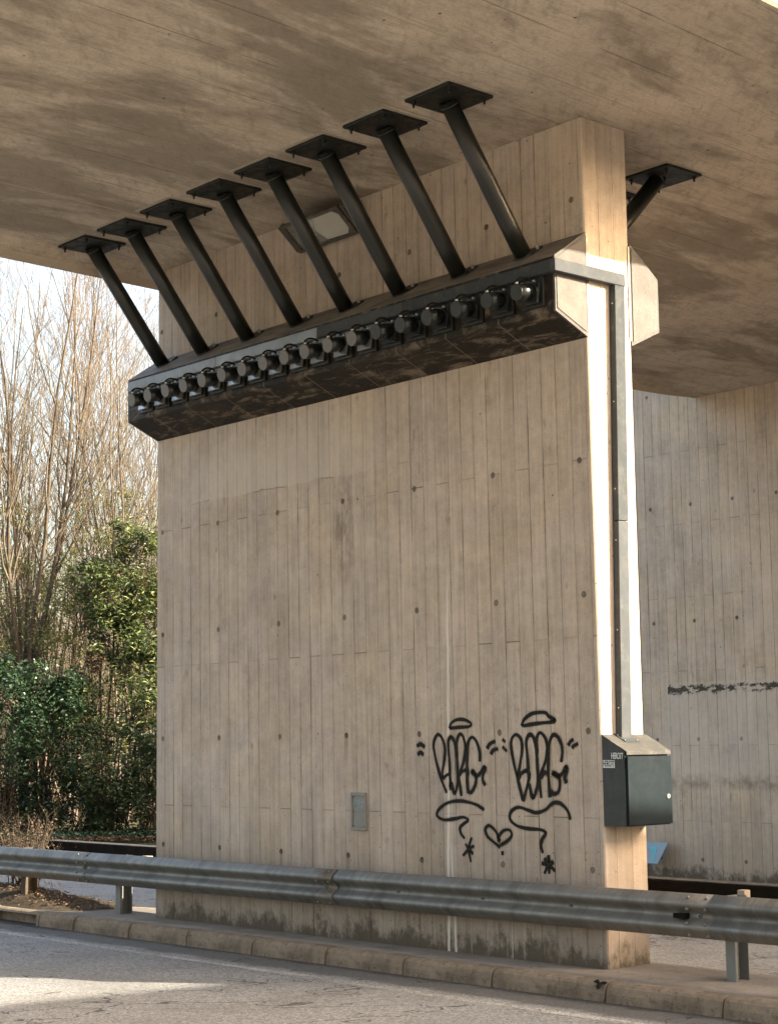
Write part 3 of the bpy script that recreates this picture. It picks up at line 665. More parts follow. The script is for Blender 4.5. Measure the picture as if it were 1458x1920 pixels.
graffiti('graffiti_letters', ['R1'], 0.048, 'right black sprayed word BORG')
graffiti('graffiti_halo', ['HL'], 0.042, 'small sprayed halo over the left word')
graffiti('graffiti_halo', ['HR'], 0.046, 'larger sprayed halo over the right word')
for ka, kb, lb in ((0, 2, 'two short sprayed dashes left of the left word'), (2, 4, 'two sprayed dashes right of the left word'), (4, 6, 'two small sprayed dashes left of the right word'), (6, 8, 'two sprayed dashes right of the right word')):
    for kk in range(ka, kb):
        GRAF['TMP'] = [GRAF['TK'][kk]]; graffiti('graffiti_dash', ['TMP'], 0.050 if kb != 6 else .04, lb.replace('two', 'one of two'))
graffiti('graffiti_underline', ['UL'], 0.042, 'sprayed squiggle below the left word')
graffiti('graffiti_underline', ['UR'], 0.044, 'sprayed squiggle below the right word')
graffiti('graffiti_star', ['SL'], 0.038, 'sprayed star below the left squiggle')
graffiti('graffiti_star', ['SR'], 0.046, 'sprayed star below the right squiggle')
graffiti('graffiti_heart', ['HT'], 0.040, 'small sprayed heart between the words')

# ---------------------------------------------------------------- steel props (struts) between corbel and soffit
def make_prop(side, base):
    """prototype in local coordinates around its foot; side -1 front, +1 rear"""
    r = empty('steel_prop', base)
    foot = Vector(base); top = foot+Vector((.13, side*.93, HS-.03-foot.z))
    ax = (top-foot).normalized()
    t = MB(); t.tube([foot-ax*.04, foot+ax*.3, foot+(top-foot)*.5, top+ax*.01], .071, 32); link('tube', t, M['black_steel'], r)
    for e0, e1 in ((top-ax*.035, top-ax*.018), (foot+ax*.012, foot+ax*.026)):
        wl = MB(); wl.tube([e0, (e0+e1)/2, e1], [.073, .080, .073], 24); link('weld_collar', wl, M['black_steel'], r)
    cx, cy = top.x+.06, top.y-side*.03+(-.0)
    cx = top.x+.03; cy = top.y+side*.02
    p = MB(); p.box(cx-.25, cx+.25, cy-.235, cy+.235, HS-.030, HS-.006); pl = link('head_plate', p, M['black_plate'], r, bevel=.003)
    g_ = MB(); g_.box(cx-.285, cx+.27, cy-.265, cy+.262, HS-.006, HS-.001); link('grout_pad', g_, M['grout'], pl)
    for dx in (-.2, .2):
        for dy in (-.185, .185):
            b = MB(); bx, by_ = cx+dx, cy+dy
            b.tube([(bx, by_, HS-.03), (bx, by_, HS-.050)], .017, 6, smooth=False); b.tube([(bx, by_, HS-.05), (bx, by_, HS-.078)], .009, 8)
            link('anchor_bolt', b, M['black_plate'], r)
    # foot plate, square to the tube, on the sloping corbel top
    R_ = ax.to_track_quat('Z', 'X').to_matrix().to_4x4(); R_ = Matrix.Translation(foot) @ Matrix.Rotation(math.atan2(ax.y, ax.z)*-1, 4, 'X')
    f = MB(); f.box(-.12, .12, -.10, .125, -.045, .004, mat=R_); link('foot_plate', f, M['black_plate'], r, bevel=.002)
    for dx in (-.095, .095):
        b = MB(); b.tube([R_ @ Vector((dx, side*-.085, .0)), R_ @ Vector((dx, side*-.085, .035))], .014, 6, smooth=False); link('foot_bolt', b, M['bolt'] if side < 0 else M['black_plate'], r)
    return r
ordn = ['first','second','third','fourth','fifth','sixth','seventh','eighth','ninth','tenth','eleventh','twelfth','thirteenth','fourteenth','fifteenth','sixteenth','seventeenth','eighteenth']
fx = [-.50, -1.25, -2.0, -2.725, -3.445, -4.20, -4.945, -5.66]
near = ['longest in the photo, nearest the sunlit pier end','second from the sunlit pier end','third from the sunlit pier end, right of the floodlight','fourth from the sunlit pier end, crossing the floodlight','fifth from the sunlit pier end, left of the floodlight','sixth from the sunlit pier end','second from the left end of the row','leftmost of the row, seen against sky and bare trees']
p0 = make_prop(-1, (fx[0], -.165, 5.565))
for i, x in enumerate(fx):
    o = p0 if i == 0 else clone(p0, loc=(x, -.165, 5.565))
    if i: o['_w'] = (x, -.165, 5.565)
    tag(o, 'black steel tube prop, '+near[i], 'steel prop', 'steel tube props in front of the pier')
p1 = make_prop(1, (-.70, .69, 5.565))
for i, x in enumerate(fx):
    X = -.70-(fx[0]-x)
    o = p1 if i == 0 else clone(p1, loc=(X, .69, 5.565))
    if i: o['_w'] = (X, .69, 5.565)
    tag(o, ('black steel prop behind the pier, its upper half and plate seen right of the pier' if i == 0 else 'steel prop behind the pier, only a corner of its plate showing' if i == 1 else 'steel prop hidden behind the pier'), 'steel prop', 'steel props behind the pier')
# pocket shadows are real recess frames: short upstands beside each foot
for x in fx:
    pass

# ---------------------------------------------------------------- anchor caps along the corbel
def make_cap(base, pale):
    r = empty('anchor_cap', base); B = Vector(base)     # base: centre of the mounting face, on the corbel front
    b = MB(); b.box(B.x-.118, B.x+.122, B.y-.028, B.y-.001, B.z-.135, B.z+.125); link('backing_plate', b, M['black_plate'], r, bevel=.003)
    pl = MB(); tl = Matrix.Translation(B+Vector((0, -.03, 0))) @ Matrix.Rotation(math.radians(-10), 4, 'X')
    pl.box(-.088, .088, -.018, .0, -.112, .105, mat=tl); plate = link('mounting_plate', pl, M['cap_plate'] if pale else M['plate_dark'], r, bevel=.002)  # dark near plates, bright far plates: reflection put into the colours
    ax = Vector((0, -.985, -.175)).normalized(); s0 = B+Vector((0, -.045, -.004))
    fl = MB(); fl.tube([s0, s0+ax*.012], .083, 28); link('flange', fl, M['cap_steel'], r, bevel=.002)
    cy = MB(); cy.tube([s0+ax*.01, s0+ax*.155], .067, 32, cap=True); link('cap_body', cy, M['cap_steel'], r)
    fc = MB(); fc.tube([s0+ax*.155, s0+ax*.161], [.0665, .064], 32); link('cap_face', fc, M['cap_face_sheen'] if pale else M['cap_face_dark'], r)
    up = Vector((0, -.175, .985)); rt = Vector((1, 0, 0))
    for a, bb in ((-.066, -.078), (.066, -.078), (-.066, .07), (.066, .07)):
        q = MB(); c0 = B+Vector((0, -.046, 0))+rt*a+up*bb; q.tube([c0, c0+ax*.016], .011, 6, smooth=False); q.tube([c0+ax*.016, c0+ax*.026], .006, 8); link('plate_bolt', q, M['bolt'], plate)
    g0 = s0+ax*.125+up*.066-rt*.012
    gl = MB(); gl.tube([g0-up*.003, g0+up*.016], .012, 12); link('cable_gland', gl, M['white_plastic'], r)
    cb = MB(); cb.tube(bez([g0+up*.02, g0+up*.032+rt*.006, g0+up*.046-ax*.03+rt*.028, g0+up*.036-ax*.07+rt*.05, g0+up*.01-ax*.11+rt*.06], 5), .0085, 8); link('cable', cb, M['rubber'], r)
    return r
cxs = [-.215,-.545,-.895,-1.245,-1.575,-1.885,-2.205,-2.53,-2.855,-3.15,-3.465,-3.785,-4.105,-4.425,-4.737,-5.045,-5.355,-5.645]
c0 = make_cap((cxs[0], -.352, 5.185), False); c1 = None
for i, x in enumerate(cxs):
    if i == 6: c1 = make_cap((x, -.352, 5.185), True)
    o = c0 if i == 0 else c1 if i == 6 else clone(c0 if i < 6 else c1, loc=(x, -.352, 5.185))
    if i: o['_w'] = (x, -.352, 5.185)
    lab = ('black round anchor cap at the right end of the corbel row' if i == 0 else 'anchor cap with a painted pale reflection at the left end of the corbel row' if i == 17 else '%s round anchor cap, %s from the right end of the row' % ('black' if i < 6 else 'reflection-painted', ordn[i]) if i < 9 else 'reflection-painted round anchor cap, %s from the left end of the row' % ordn[17-i])
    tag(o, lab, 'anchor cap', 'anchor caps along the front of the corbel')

# ---------------------------------------------------------------- cable trunking
tr = tag(empty('cable_trunking', (.03, -.38, 5.345)), 'grey metal cable trunking along the corbel, round its end and down the pier', 'cable trunking')
def chan_x(x0, x1, m):
    q = MB(); q.box(x0, x1, -.415, -.3505, 5.295, 5.392); return link('trunking_run', q, m, tr, bevel=.003)
chan_x(-5.93, -4.4, M['run_sheen']); chan_x(-4.395, -2.85, M['run_sheen']); chan_x(-2.845, -1.7, M['trunk_b']); chan_x(-1.695, .0125, M['trunk_a'])
q = MB(); T0, T1 = .335, .262      # centreline y at the top and at the cabinet
q.add([(.0125,-.415,5.295),(.072,-.415,5.295),(.072,T0+.06,5.295+.0),(.0125,T0+.06,5.295),(.0125,-.415,5.392),(.072,-.415,5.392),(.072,T0+.06,5.392),(.0125,T0+.06,5.392)], [(0,1,2,3),(4,5,6,7),(0,1,5,4),(1,2,6,5),(2,3,7,6),(3,0,4,7)])
link('trunking_end_run', q, M['trunk_b'], tr, bevel=.003)
def drop(z0, z1, m, d=0):
    def yc(z): return T1+(T0-T1)*(z-1.75)/(5.3-1.75)
    q = MB(); a, b = yc(z0), yc(z1); w = .058
    q.add([(.002,a-w,z0),(.066+d,a-w,z0),(.066+d,a+w,z0),(.002,a+w,z0),(.002,b-w,z1),(.066+d,b-w,z1),(.066+d,b+w,z1),(.002,b+w,z1)], [(0,1,2,3),(4,5,6,7),(0,1,5,4),(1,2,6,5),(2,3,7,6),(3,0,4,7)])
    link('trunking_drop', q, m, tr, bevel=.003)
    for zz in (z0+.25, (z0+z1)/2, z1-.15):
        s_ = MB(); y_ = yc(zz); s_.tube([(.036, y_-w, zz), (.036, y_-w-.004, zz)], .006, 8); link('screw', s_, M['bolt'], tr)
drop(3.405, 5.2945, M['trunk_a']); drop(1.70, 3.40, M['trunk_b'], -.002)

# ---------------------------------------------------------------- cabinet
BX = .245; Y0, Y1 = .045, .548
cb = MB(); cb.extrude([(.001,1.06),(BX-.02,1.06),(BX-.02,1.615),(.001,1.745)], Y0, Y1, 'y', mi=0)
cab = link('electrical_cabinet', cb, M['cab_side'], base=(0.001, Y0, 1.06), bevel=.002)
tag(cab, 'dark anthracite metal cabinet with sloped top and HERO77 stickers on the pier end', 'electrical cabinet')
q = MB(); q.extrude([(.002,1.747),(BX+.004,1.618),(BX+.004,1.592),(BX-.0,1.592),(BX-.0,1.612),(.002,1.738)], Y0-.004, Y1+.004, 'y'); link('sloped_lid', q, M['cab_top'], cab, bevel=.001)
q = MB(); q.box(BX-.018, BX+.004, Y0+.006, Y1+.002, 1.068, 1.580); dr = link('door', q, M['cab_door'], cab, bevel=.002)
q = MB(); lk = (BX+.004, Y1-.045, 1.275); q.tube([lk, (lk[0]+.008, lk[1], lk[2])], .016, 20); link('lock', q, M['bolt'], dr)
q = MB(); q.tube([(lk[0]+.008, lk[1], lk[2]), (lk[0]+.0095, lk[1], lk[2])], .009, 14); link('keyhole', q, M['rubber'], dr)
for zz in (1.50, 1.11):
    q = MB(); q.box(BX-.040, BX-.019, Y0-.010, Y0-.0005, zz, zz+.055); link('hinge', q, M['cab_side'], cab, bevel=.002)
q = MB(); rt_ = Matrix.Translation((.055, T1, 1.722)) @ Matrix.Rotation(math.radians(27.8), 4, 'Y')
q.box(-.06, .075, -.082, .082, .0, .004, mat=rt_); bf = link('trunking_flange', q, M['trunk_a'], cab)
for dy in (-.07, .07):
    for dx in (-.03, .05):
        q = MB(); c_ = rt_ @ Vector((dx, dy, .004)); q.tube([c_, rt_ @ Vector((dx, dy, .011))], .007, 6); link('flange_screw', q, M['bolt'], bf)

def text_mesh(body, name, size, sx, mat, parent, M4, ext=.0006):
    cu = bpy.data.curves.new('t', 'FONT'); cu.body = body; cu.size = size; cu.extrude = ext; cu.align_x = 'CENTER'; cu.align_y = 'CENTER'; cu.offset = .0007; cu.space_character = .98
    to = bpy.data.objects.new('t', cu); COL.objects.link(to)
    dg = bpy.context.evaluated_depsgraph_get(); me = bpy.data.meshes.new_from_object(to.evaluated_get(dg)); bpy.data.objects.remove(to)
    mb = MB(); S_ = Matrix.Diagonal((sx, 1, 1, 1))
    mb.add([M4 @ (S_ @ v.co) for v in me.vertices], [tuple(p.vertices) for p in me.polygons])
    return link(name, mb, mat, parent, fixn=False)
# stickers on the cabinet's left side (plane y = Y0, facing -Y)
def side_mat(x, z, tilt=0): return Matrix.Translation((x, Y0-.0022, z)) @ Matrix.Rotation(PI/2, 4, 'X') @ Matrix.Rotation(tilt, 4, 'Z')
q = MB(); q.box(-.060, .060, -.029, .029, 0, .0012, mat=side_mat(.066, 1.525, -.01)); st = link('sticker', q, M['sticker_white'], cab); st['label'] = 'white sticker with black lettering HERO77'
text_mesh('HERO77', 'lettering', .064, .50, M['sticker_black'], st, Matrix.Translation((0, -.0022, 0)) @ side_mat(.066, 1.525, -.01))
q = MB(); q.box(-.056, .056, -.026, .026, 0, .0005, mat=side_mat(.152, 1.583, -.03)); st = link('sticker', q, M['sticker_black'], cab); st['label'] = 'black sticker with white lettering HERO77'
text_mesh('HERO77', 'lettering', .066, .50, M['sticker_white'], st, Matrix.Translation((0, -.0016, 0)) @ side_mat(.152, 1.583, -.03))

# ---------------------------------------------------------------- floodlight under the deck
fl = tag(empty('floodlight', (-3.15, 0, 6.4)), 'old rectangular floodlight high on the pier wall behind the props', 'floodlight')
FM = Matrix.Translation((-3.10, -.17, 6.405)) @ Matrix.Rotation(math.radians(50), 4, 'X')   # local: x width, z height, -y outward
q = MB(); q.box(-.37, .37, .0, .07, -.13, .13, mat=FM); link('housing', q, M['lamp_metal'], fl, bevel=.01)
q = MB()
for a in ((-.42,.42,-.165,-.135), (-.42,.42,.135,.165), (-.42,-.375,-.135,.135), (.375,.42,-.135,.135)): q.box(a[0], a[1], -.03, .0, a[2], a[3], mat=FM)
link('frame', q, M['lamp_metal'], fl, bevel=.003)
q = MB(); q.box(-.375, .375, -.012, -.006, -.135, .135, mat=FM); link('front_glass', q, M['glass'], fl)
q = MB(); q.extrude([(-.37,-.13),(.0,-.13),(.0,.13),(-.37,.13)], -.004, -.001, 'y'); q.v = [tuple(FM @ Vector(v)) for v in q.v]; link('reflector', q, M['lamp_ref'], fl)
q = MB(); q.extrude([(.02,-.12),(.30,-.13),(.36,-.08),(.36,.08),(.30,.125),(.02,.12),(-.04,.0)], -.018, -.013, 'y'); q.v = [tuple(FM @ Vector(v)) for v in q.v]; link('frosted_lens', q, M['frosted'], fl)
for dx in (-.46, .435):
    q = MB(); q.box(dx, dx+.025, -.02, .06, -.15, .15, mat=FM); q.box(dx, dx+.025, .05, .19, -.03, .03, mat=FM); link('bracket', q, M['lamp_metal'], fl, bevel=.002)

# ---------------------------------------------------------------- hatch plate in the wall
ht = tag(empty('wall_hatch', (-2.868, fy(1.1), .95)), 'small upright grey metal hatch set in the pier wall with faded cyan scribble', 'hatch')
y_ = fy(1.1)
q = MB()
for a in ((-2.972,-2.764,.948,.975), (-2.972,-2.764,1.247,1.274), (-2.972,-2.948,.975,1.247), (-2.788,-2.764,.975,1.247)): q.box(a[0], a[1], y_-.018, y_+.01, a[2], a[3])
link('frame', q, M['hatch'], ht, bevel=.002)
q = MB(); q.box(-2.946, -2.790, y_-.008, y_+.01, .977, 1.245); pn = link('cover_plate', q, M['hatch'], ht)
for sx_, sz_ in ((-2.938,.986),(-2.798,.986),(-2.938,1.236),(-2.798,1.236),(-2.938,1.11),(-2.798,1.11)):
    q = MB(); q.tube([(sx_, y_-.008, sz_), (sx_, y_-.011, sz_)], .006, 8); link('screw', q, M['black_plate'], pn)
q = MB()
for ps in ([(-2.935,1.225),(-2.925,1.19),(-2.932,1.15)], [(-2.915,1.215),(-2.905,1.18),(-2.92,1.15),(-2.90,1.17),(-2.885,1.15)], [(-2.88,1.20),(-2.86,1.212),(-2.85,1.19),(-2.875,1.17),(-2.86,1.15)], [(-2.83,1.20),(-2.80,1.20),(-2.83,1.18),(-2.80,1.17)], [(-2.84,1.16),(-2.81,1.16),(-2.84,1.145),(-2.80,1.142)]):
    B_ = bez([(a, 0, b) for a, b in ps], 4); vs = []
    for p_ in B_: vs += [(p_.x-.0035, y_-.0095, p_.z+.003), (p_.x+.0035, y_-.0095, p_.z-.003)]
    q.add(vs, [(2*i, 2*i+1, 2*i+3, 2*i+2) for i in range(len(B_)-1)])
link('scribble', q, M['lichen_cyan'], pn, fixn=False)

# ---------------------------------------------------------------- near guardrail
WP = [(.000,.012),(.010,.020),(.030,.040),(.050,.066),(.066,.079),(.085,.081),(.100,.070),(.118,.040),(.135,.016),(.150,.006),(.165,.006),(.180,.016),(.197,.040),(.215,.070),(.230,.081),(.249,.079),(.265,.066),(.285,.040),(.300,.020),(.310,.008)]
RB = .305
def ry(x): return -.045+.014*(x-1.0)*1.0          # y of the rail's back plane
gr = tag(empty('guardrail', (-2, -.1, 0)), 'galvanised two-wave steel guardrail running in front of the pier', 'guardrail')
def beam(parent, xa, xb, off, sgn=-1, yf=ry, z0=RB, mat=None, th=.004):
    q = MB(); n = 14
    for side, o_ in ((0, 0), (1, th)):
        vs = []; fs = []
        for i in range(n+1):
            x = xa+(xb-xa)*i/n
            for z, d in WP: vs.append((x, yf(x)+sgn*(d+off+ (o_ if side else 0)), z0+z))
        k = len(WP)
        for i in range(n):
            for j in range(k-1): fs.append((i*k+j, (i+1)*k+j, (i+1)*k+j+1, i*k+j+1))
        b = len(q.v); q.add(vs, fs, 0, True)
        if side:
            e = []
            for j in range(k-1): e += [(j, j+1, b+j+1, b+j), (n*k+j, n*k+j+1, b+n*k+j+1, b+n*k+j)]
            for i in range(n): e += [(i*k, (i+1)*k, b+(i+1)*k, b+i*k), (i*k+k-1, (i+1)*k+k-1, b+(i+1)*k+k-1, b+i*k+k-1)]
            q.f += e; q.mi += [0]*len(e); q.sm += [False]*len(e)
    return link('rail_beam', q, mat or M['galv'], parent)
joints = [-19.5, -15.5, -12.0, -8.86, -6.90, -2.98, 1.14, 5.2]
for i in range(len(joints)-1):
    a, b = joints[i]-.32, joints[i+1]
    # each beam laps over the start of the next one
    o = beam(gr, joints[i]-.03, joints[i+1], .0 if i % 2 else .009)
    if i % 2 == 0:
        pass
    bm_ = o
    # splice bolts near the right end of the beam
    xe = joints[i+1]
    for dx in (-.07, -.235):
        for zz, dd in ((.285,.040),(.205,.055),(.105,.063),(.022,.033)):
            c_ = Vector((xe+dx, ry(xe+dx)-dd-.008-.008, RB+zz)); q = MB()
            q.tube([c_+Vector((0,.006,0)), c_+Vector((0,-.002,0)), c_+Vector((0,-.008,0))], [.015,.014,.005], 12); link('splice_bolt', q, M['galv'], bm_)
    if i in (3, 4, 5):
        cz = Vector((xe-.16, ry(xe)-.012, RB+.157)); q = MB(); q.tube([cz+Vector((0,.004,0)), cz+Vector((0,-.022,0))], .018, 6, smooth=False); q.tube([cz+Vector((0,-.02,0)), cz+Vector((0,-.040,0))], .009, 8); link('post_bolt', q, M['post'], bm_)
for x in (-2.55+.35, -1.2, -.25, -4.6):   # empty slots
    q = MB(); y__ = ry(x)-.0065-.0058; q.box(x-.018, x+.018, y__-.001, y__+.001, RB+.150, RB+.165); link('slot', q, M['black_plate'], gr)
q = MB(); q.box(.78, .865, ry(.9)-.075, ry(.9)-.016, RB+.135, RB+.168); q.box(.865, .885, ry(.9)-.085, ry(.9)-.012, RB+.128, RB+.172); link('rusty_block', q, M['dark_beam'], gr, bevel=.003)
def post(x, y0, y1, w, top, th=.007):
    q = MB(); q.box(x, x+th, y0, y1, -.02, top); q.box(x+th, x+w, y0, y0+th, -.02, top); q.box(x+th, x+w, y1-th, y1, -.02, top)
    q.box(x+w-th, x+w, y0+th, y0+.03, -.02, top)
    return link('post', q, M['post'], gr, bevel=.001)
post(1.03, .145, .30, .085, .59); post(-6.74, .0, .15, .085, .585); post(-8.62, -.04, .12, .10, .60).data.materials[0] = M['darkbark']; post(5.0, .145, .30, .085, .655); post(-12.5, -.1, .06, .085, .6)
for x in (1.05, -6.72):
    q = MB(); q.box(x-.005, x+.055, ry(x)+.006, .145 if x > 0 else .0, RB+.13, RB+.18); link('spacer', q, M['post'], gr)
q = MB(); q.box(1.0, 1.065, .34, .41, .56, .618); link('wooden_block', q, M['wood'], gr, bevel=.003)
q = MB(); q.box(-6.60, -6.50, .22, .30, .50, .575); link('wooden_block', q, M['wood'], gr, bevel=.003)

# dark box beam on the rear edge of the island
bb = tag(empty('rear_barrier', (-1, .85, 0)), 'low dark box-beam barrier behind the pier beside the far road', 'barrier')
q = MB(); q.extrude([(.74,.46),(.76,.44),(.90,.44),(.92,.46),(.92,.60),(.90,.615),(.75,.615),(.74,.605)], -9.45, 9, 'x'); link('box_beam', q, M['dark_beam'], bb)
q = MB(); q.box(-9.45, 9, .745, .925, .6155, .622); link('top_plate', q, M['dark_beam_top'], bb)
for x in (4.6, 8.6):
    q = MB(); q.box(x, x+.08, .80, .9, -.16, .44); link('post', q, M['dark_beam'], bb)

# blue board leaning at the foot of the back wall
q = MB(); A = Matrix.Translation((-7.83, 9.62, ZR+.11)) @ Matrix.Rotation(math.radians(-22), 4, 'X')
q.add([A @ Vector(v) for v in ((-.30,0,-.02),(.18,0,-.02),(.285,0,.30),(-.30,0,.30),(-.30,.012,-.02),(.18,.012,-.02),(.285,.012,.30),(-.30,.012,.30))], [(0,1,2,3),(4,5,6,7),(0,1,5,4),(1,2,6,5),(2,3,7,6),(3,0,4,7)])
bd = tag(link('leaning_board', q, M['blue_board'], base=(-7.83, 9.62, ZR+.11)), 'small blue-grey board leaning at the foot of the back wall beside the pier', 'board')
q = MB(); q.box(-.02, .10, -.004, -.001, .19, .225, mat=A); q.box(.065, .10, -.004, -.001, .02, .19, mat=A); link('painted_mark', q, M['cyan'], bd)

# ---------------------------------------------------------------- vegetation beyond the far road
VD = Vector((-.855, .519, 0)); VR = Vector((.519, .855, 0)); VP = Vector((-22.1, 8.85, 0))
def vp(t, s, z=0): return VP+VD*t+VR*s+Vector((0, 0, z))
def leaf_quads(mb, pts, size, rs, up=.3, asp=2.2, droop=0.3):
    """small folded leaves (two triangles each) at pts with random headings"""
    vs = []; fs = []
    for p in pts:
        a = rs.uniform(0, 2*PI); e = rs.uniform(-.9, .9)*(1-up)-droop*.4
        d = Vector((math.cos(a)*math.cos(e), math.sin(a)*math.cos(e), math.sin(e)))
        n = Vector((rs.gauss(0, .6), rs.gauss(0, .6), 1+up)); w = d.cross(n)
        if w.length < 1e-4: continue
        w.normalize(); L_ = size*rs.uniform(.6, 1.25); W_ = L_/asp; p = Vector(p); nn = w.cross(d)
        b = len(vs); vs += [p, p+d*L_*.45+w*W_*.5+nn*W_*.12, p+d*L_-nn*W_*.25, p+d*L_*.45-w*W_*.5+nn*W_*.12]; fs += [(b, b+1, b+2, b+3)]
    mb.add(vs, fs)
def branchy(rs, base, h, nstem, spread, mat_ok=True, depth=3, r0=.05, lean=(0, 0), twigs=5, fork=0.0):
    """multi-stemmed ascending winter tree: (trunk mesh, crown mesh)"""
    T_ = MB(); C_ = MB(); tips = []
    def grow(p, d, ln, r, lv, mb):
        n = 6 if lv < 2 else 4; pts = [p.copy()]; rr = [r]; dd = d.copy(); wig = .05+.035*lv
        for i in range(n):
            dd = (dd+Vector((rs.gauss(0, wig), rs.gauss(0, wig), .045+.01*lv))).normalized()
            pts.append(pts[-1]+dd*ln/n); rr.append(r*(1-.8*(i+1)/n)+.0012)
        mb.tube(pts, rr, 5 if lv == 0 else (4 if lv == 1 else 3), cap=False)
        if lv < depth:
            k = {0: twigs+4, 1: twigs+1, 2: twigs-1}.get(lv, 2)
            for j in range(k):
                f = rs.uniform(.16 if lv else .22, .97); i = min(int(f*n), n-1); q = pts[i].lerp(pts[i+1], f*n-i)
                ax = (pts[i+1]-pts[i]).normalized(); a = rs.uniform(0, 2*PI); o1 = ax.orthogonal().normalized(); o2 = ax.cross(o1)
                sp = rs.uniform(.30, .62) if lv < 2 else rs.uniform(.35, .9)
                nd = (ax+(o1*math.cos(a)+o2*math.sin(a))*sp).normalized()
                grow(q, nd, ln*(1-f*.55)*rs.uniform(.36, .58), max(rr[i]*.48, .0022), lv+1, C_)
        tips.append(pts[-1])
    if fork:
        t0 = base+Vector((lean[0]*.3, lean[1]*.3, fork)); T_.tube([base-Vector((0,0,.2)), base.lerp(t0, .5)+Vector((.03,0,0)), t0], [r0*2.0, r0*1.8, r0*1.7], 8); base0 = t0
    else: base0 = base
    for i in range(nstem):
        a = 2*PI*i/nstem+rs.uniform(-.5, .5); s_ = spread*rs.uniform(.3, 1.15)
        d = Vector((math.cos(a)*s_+lean[0]*.15, math.sin(a)*s_+lean[1]*.15, 1)).normalized()
        grow(base0+Vector((math.cos(a), math.sin(a), 0))*r0*(.6 if fork else 2), d, (h-(fork or 0))*rs.uniform(.8, 1.08), r0*rs.uniform(.7, 1.1), 0, T_)
    return T_, C_, tips
def tree(name, t, s, h, nstem, spread, label, seed, mt='bark', mc='bark', r0=.045, fork=0, depth=3, twigs=5, group='bare trees beyond the far road', lean=(0, 0), z=-.2):
    rs = random.Random(seed); b = vp(t, s, z)
    T_, C_, tips = branchy(rs, b, h, nstem, spread, depth=depth, r0=r0, fork=fork, twigs=twigs, lean=lean)
    r = tag(empty(name, b), label, 'tree', group)
    link('trunk', T_, M[mt], r, fixn=False); link('crown', C_, M[mc], r, fixn=False)
    return r
G1 = 'bare trees beyond the far road'
tree('bare_tree', 2.2, -1.15, 12.5, 6, .36, 'leafless tree at the left edge with a dark forked trunk and spreading stems', 11, 'darkbark', 'bark', .060, fork=3.1, lean=(-.5,.3))
tree('bare_tree', 3.2, .55, 12.6, 10, .42, 'many-stemmed leafless tree leaning left, in the middle of the gap beside the pier', 12, 'bark', 'bark', .040, lean=(-1.2,-.9))
tree('bare_tree', 2.8, 1.45, 11.8, 9, .30, 'yellowish leafless tree closest to the pier edge', 13, 'bark', 'bark', .038)
tree('bare_tree', 4.5, 3.2, 11.5, 7, .40, 'leafless yellow-barked tree hidden by the pier', 14, 'bark', 'bark', .04)
tree('bare_tree', 4.2, -3.2, 12.5, 8, .4, 'leafless tree left of the photographed gap', 15, 'bark', 'bark', .04)
tree('bare_tree', 6.5, -.9, 14.2, 5, .20, 'tall slender leafless tree reaching highest near the left edge', 16, 'twig', 'twig', .045, twigs=6)
tree('bare_tree', 7.0, -.15, 14.6, 4, .13, 'narrow upright leafless tree rising left of centre against the sky', 17, 'twig', 'twig', .045, twigs=6)
tree('bare_tree', 7.5, 1.1, 13.2, 5, .20, 'thin reddish leafless tree behind the leaning one', 18, 'twig', 'twig', .04, twigs=6)
tree('bare_tree', 8.0, 2.3, 13.0, 5, .24, 'thin leafless tree beside the pier edge behind the yellowish one', 19, 'twig', 'twig', .04, twigs=6)
tree('bare_tree', 9.0, -2.6, 14, 6, .24, 'reddish leafless tree behind the left edge of the photo', 20, 'twig', 'twig', .04)

def blob_pts(rs, c, r, n, hollow=.55):
    out = []
    while len(out) < n:
        d = Vector((rs.gauss(0, 1), rs.gauss(0, 1), rs.gauss(0, 1))).normalized(); k = rs.uniform(hollow, 1.0)**.5
        k *= 1+.28*mnoise.noise(d*2.3+Vector(c))
        p = Vector((c[0]+d.x*r[0]*k, c[1]+d.y*r[1]*k, c[2]+d.z*r[2]*k))
        if p.z > -.15: out.append(p)
    return out
def shrub(name, label, blobs, mat, size, seed, asp=2.4, stemmat='darkbark', cat='shrub', group=None, droop=.3, extra=None, gap=.0):
    rs = random.Random(seed); base = vp(blobs[0][0], blobs[0][1], -.15); r = tag(empty(name, base), label, cat, group)
    lv = MB(); st = MB()
    for (t, s, z, rt, rs_, rz, n) in blobs:
        c = vp(t, s, z); pts = []
        # clumps: leaves gather on sub-clusters so that gaps show between them
        k = max(6, int(n/70))
        for q in blob_pts(rs, c, (rt, rs_, rz), k):
            rad = rs.uniform(.16, .34)*min(1.0, rz)*(1.0 if n > 80 else 1.6)
            pts += [q+Vector((rs.gauss(0, rad*.6), rs.gauss(0, rad*.6), rs.gauss(0, rad*.5))) for _ in range(int((70 if n > 80 else 5)*rs.uniform(.5, 1.5)))]
            if rs.random() < .5: st.tube(bez([Vector((c.x+rs.uniform(-.3,.3), c.y+rs.uniform(-.3,.3), max(-.15, z-rz*.9))), c.lerp(q, .5)+Vector((0,0,-.1)), q], 3), [.014*(1-.12*i) for i in range(7)], 4, cap=False)
        leaf_quads(lv, pts, size, rs, asp=asp, droop=droop)
    link('foliage', lv, M[mat], r, fixn=False)
    if st.v: link('stems', st, M[stemmat], r, fixn=False)
    return r
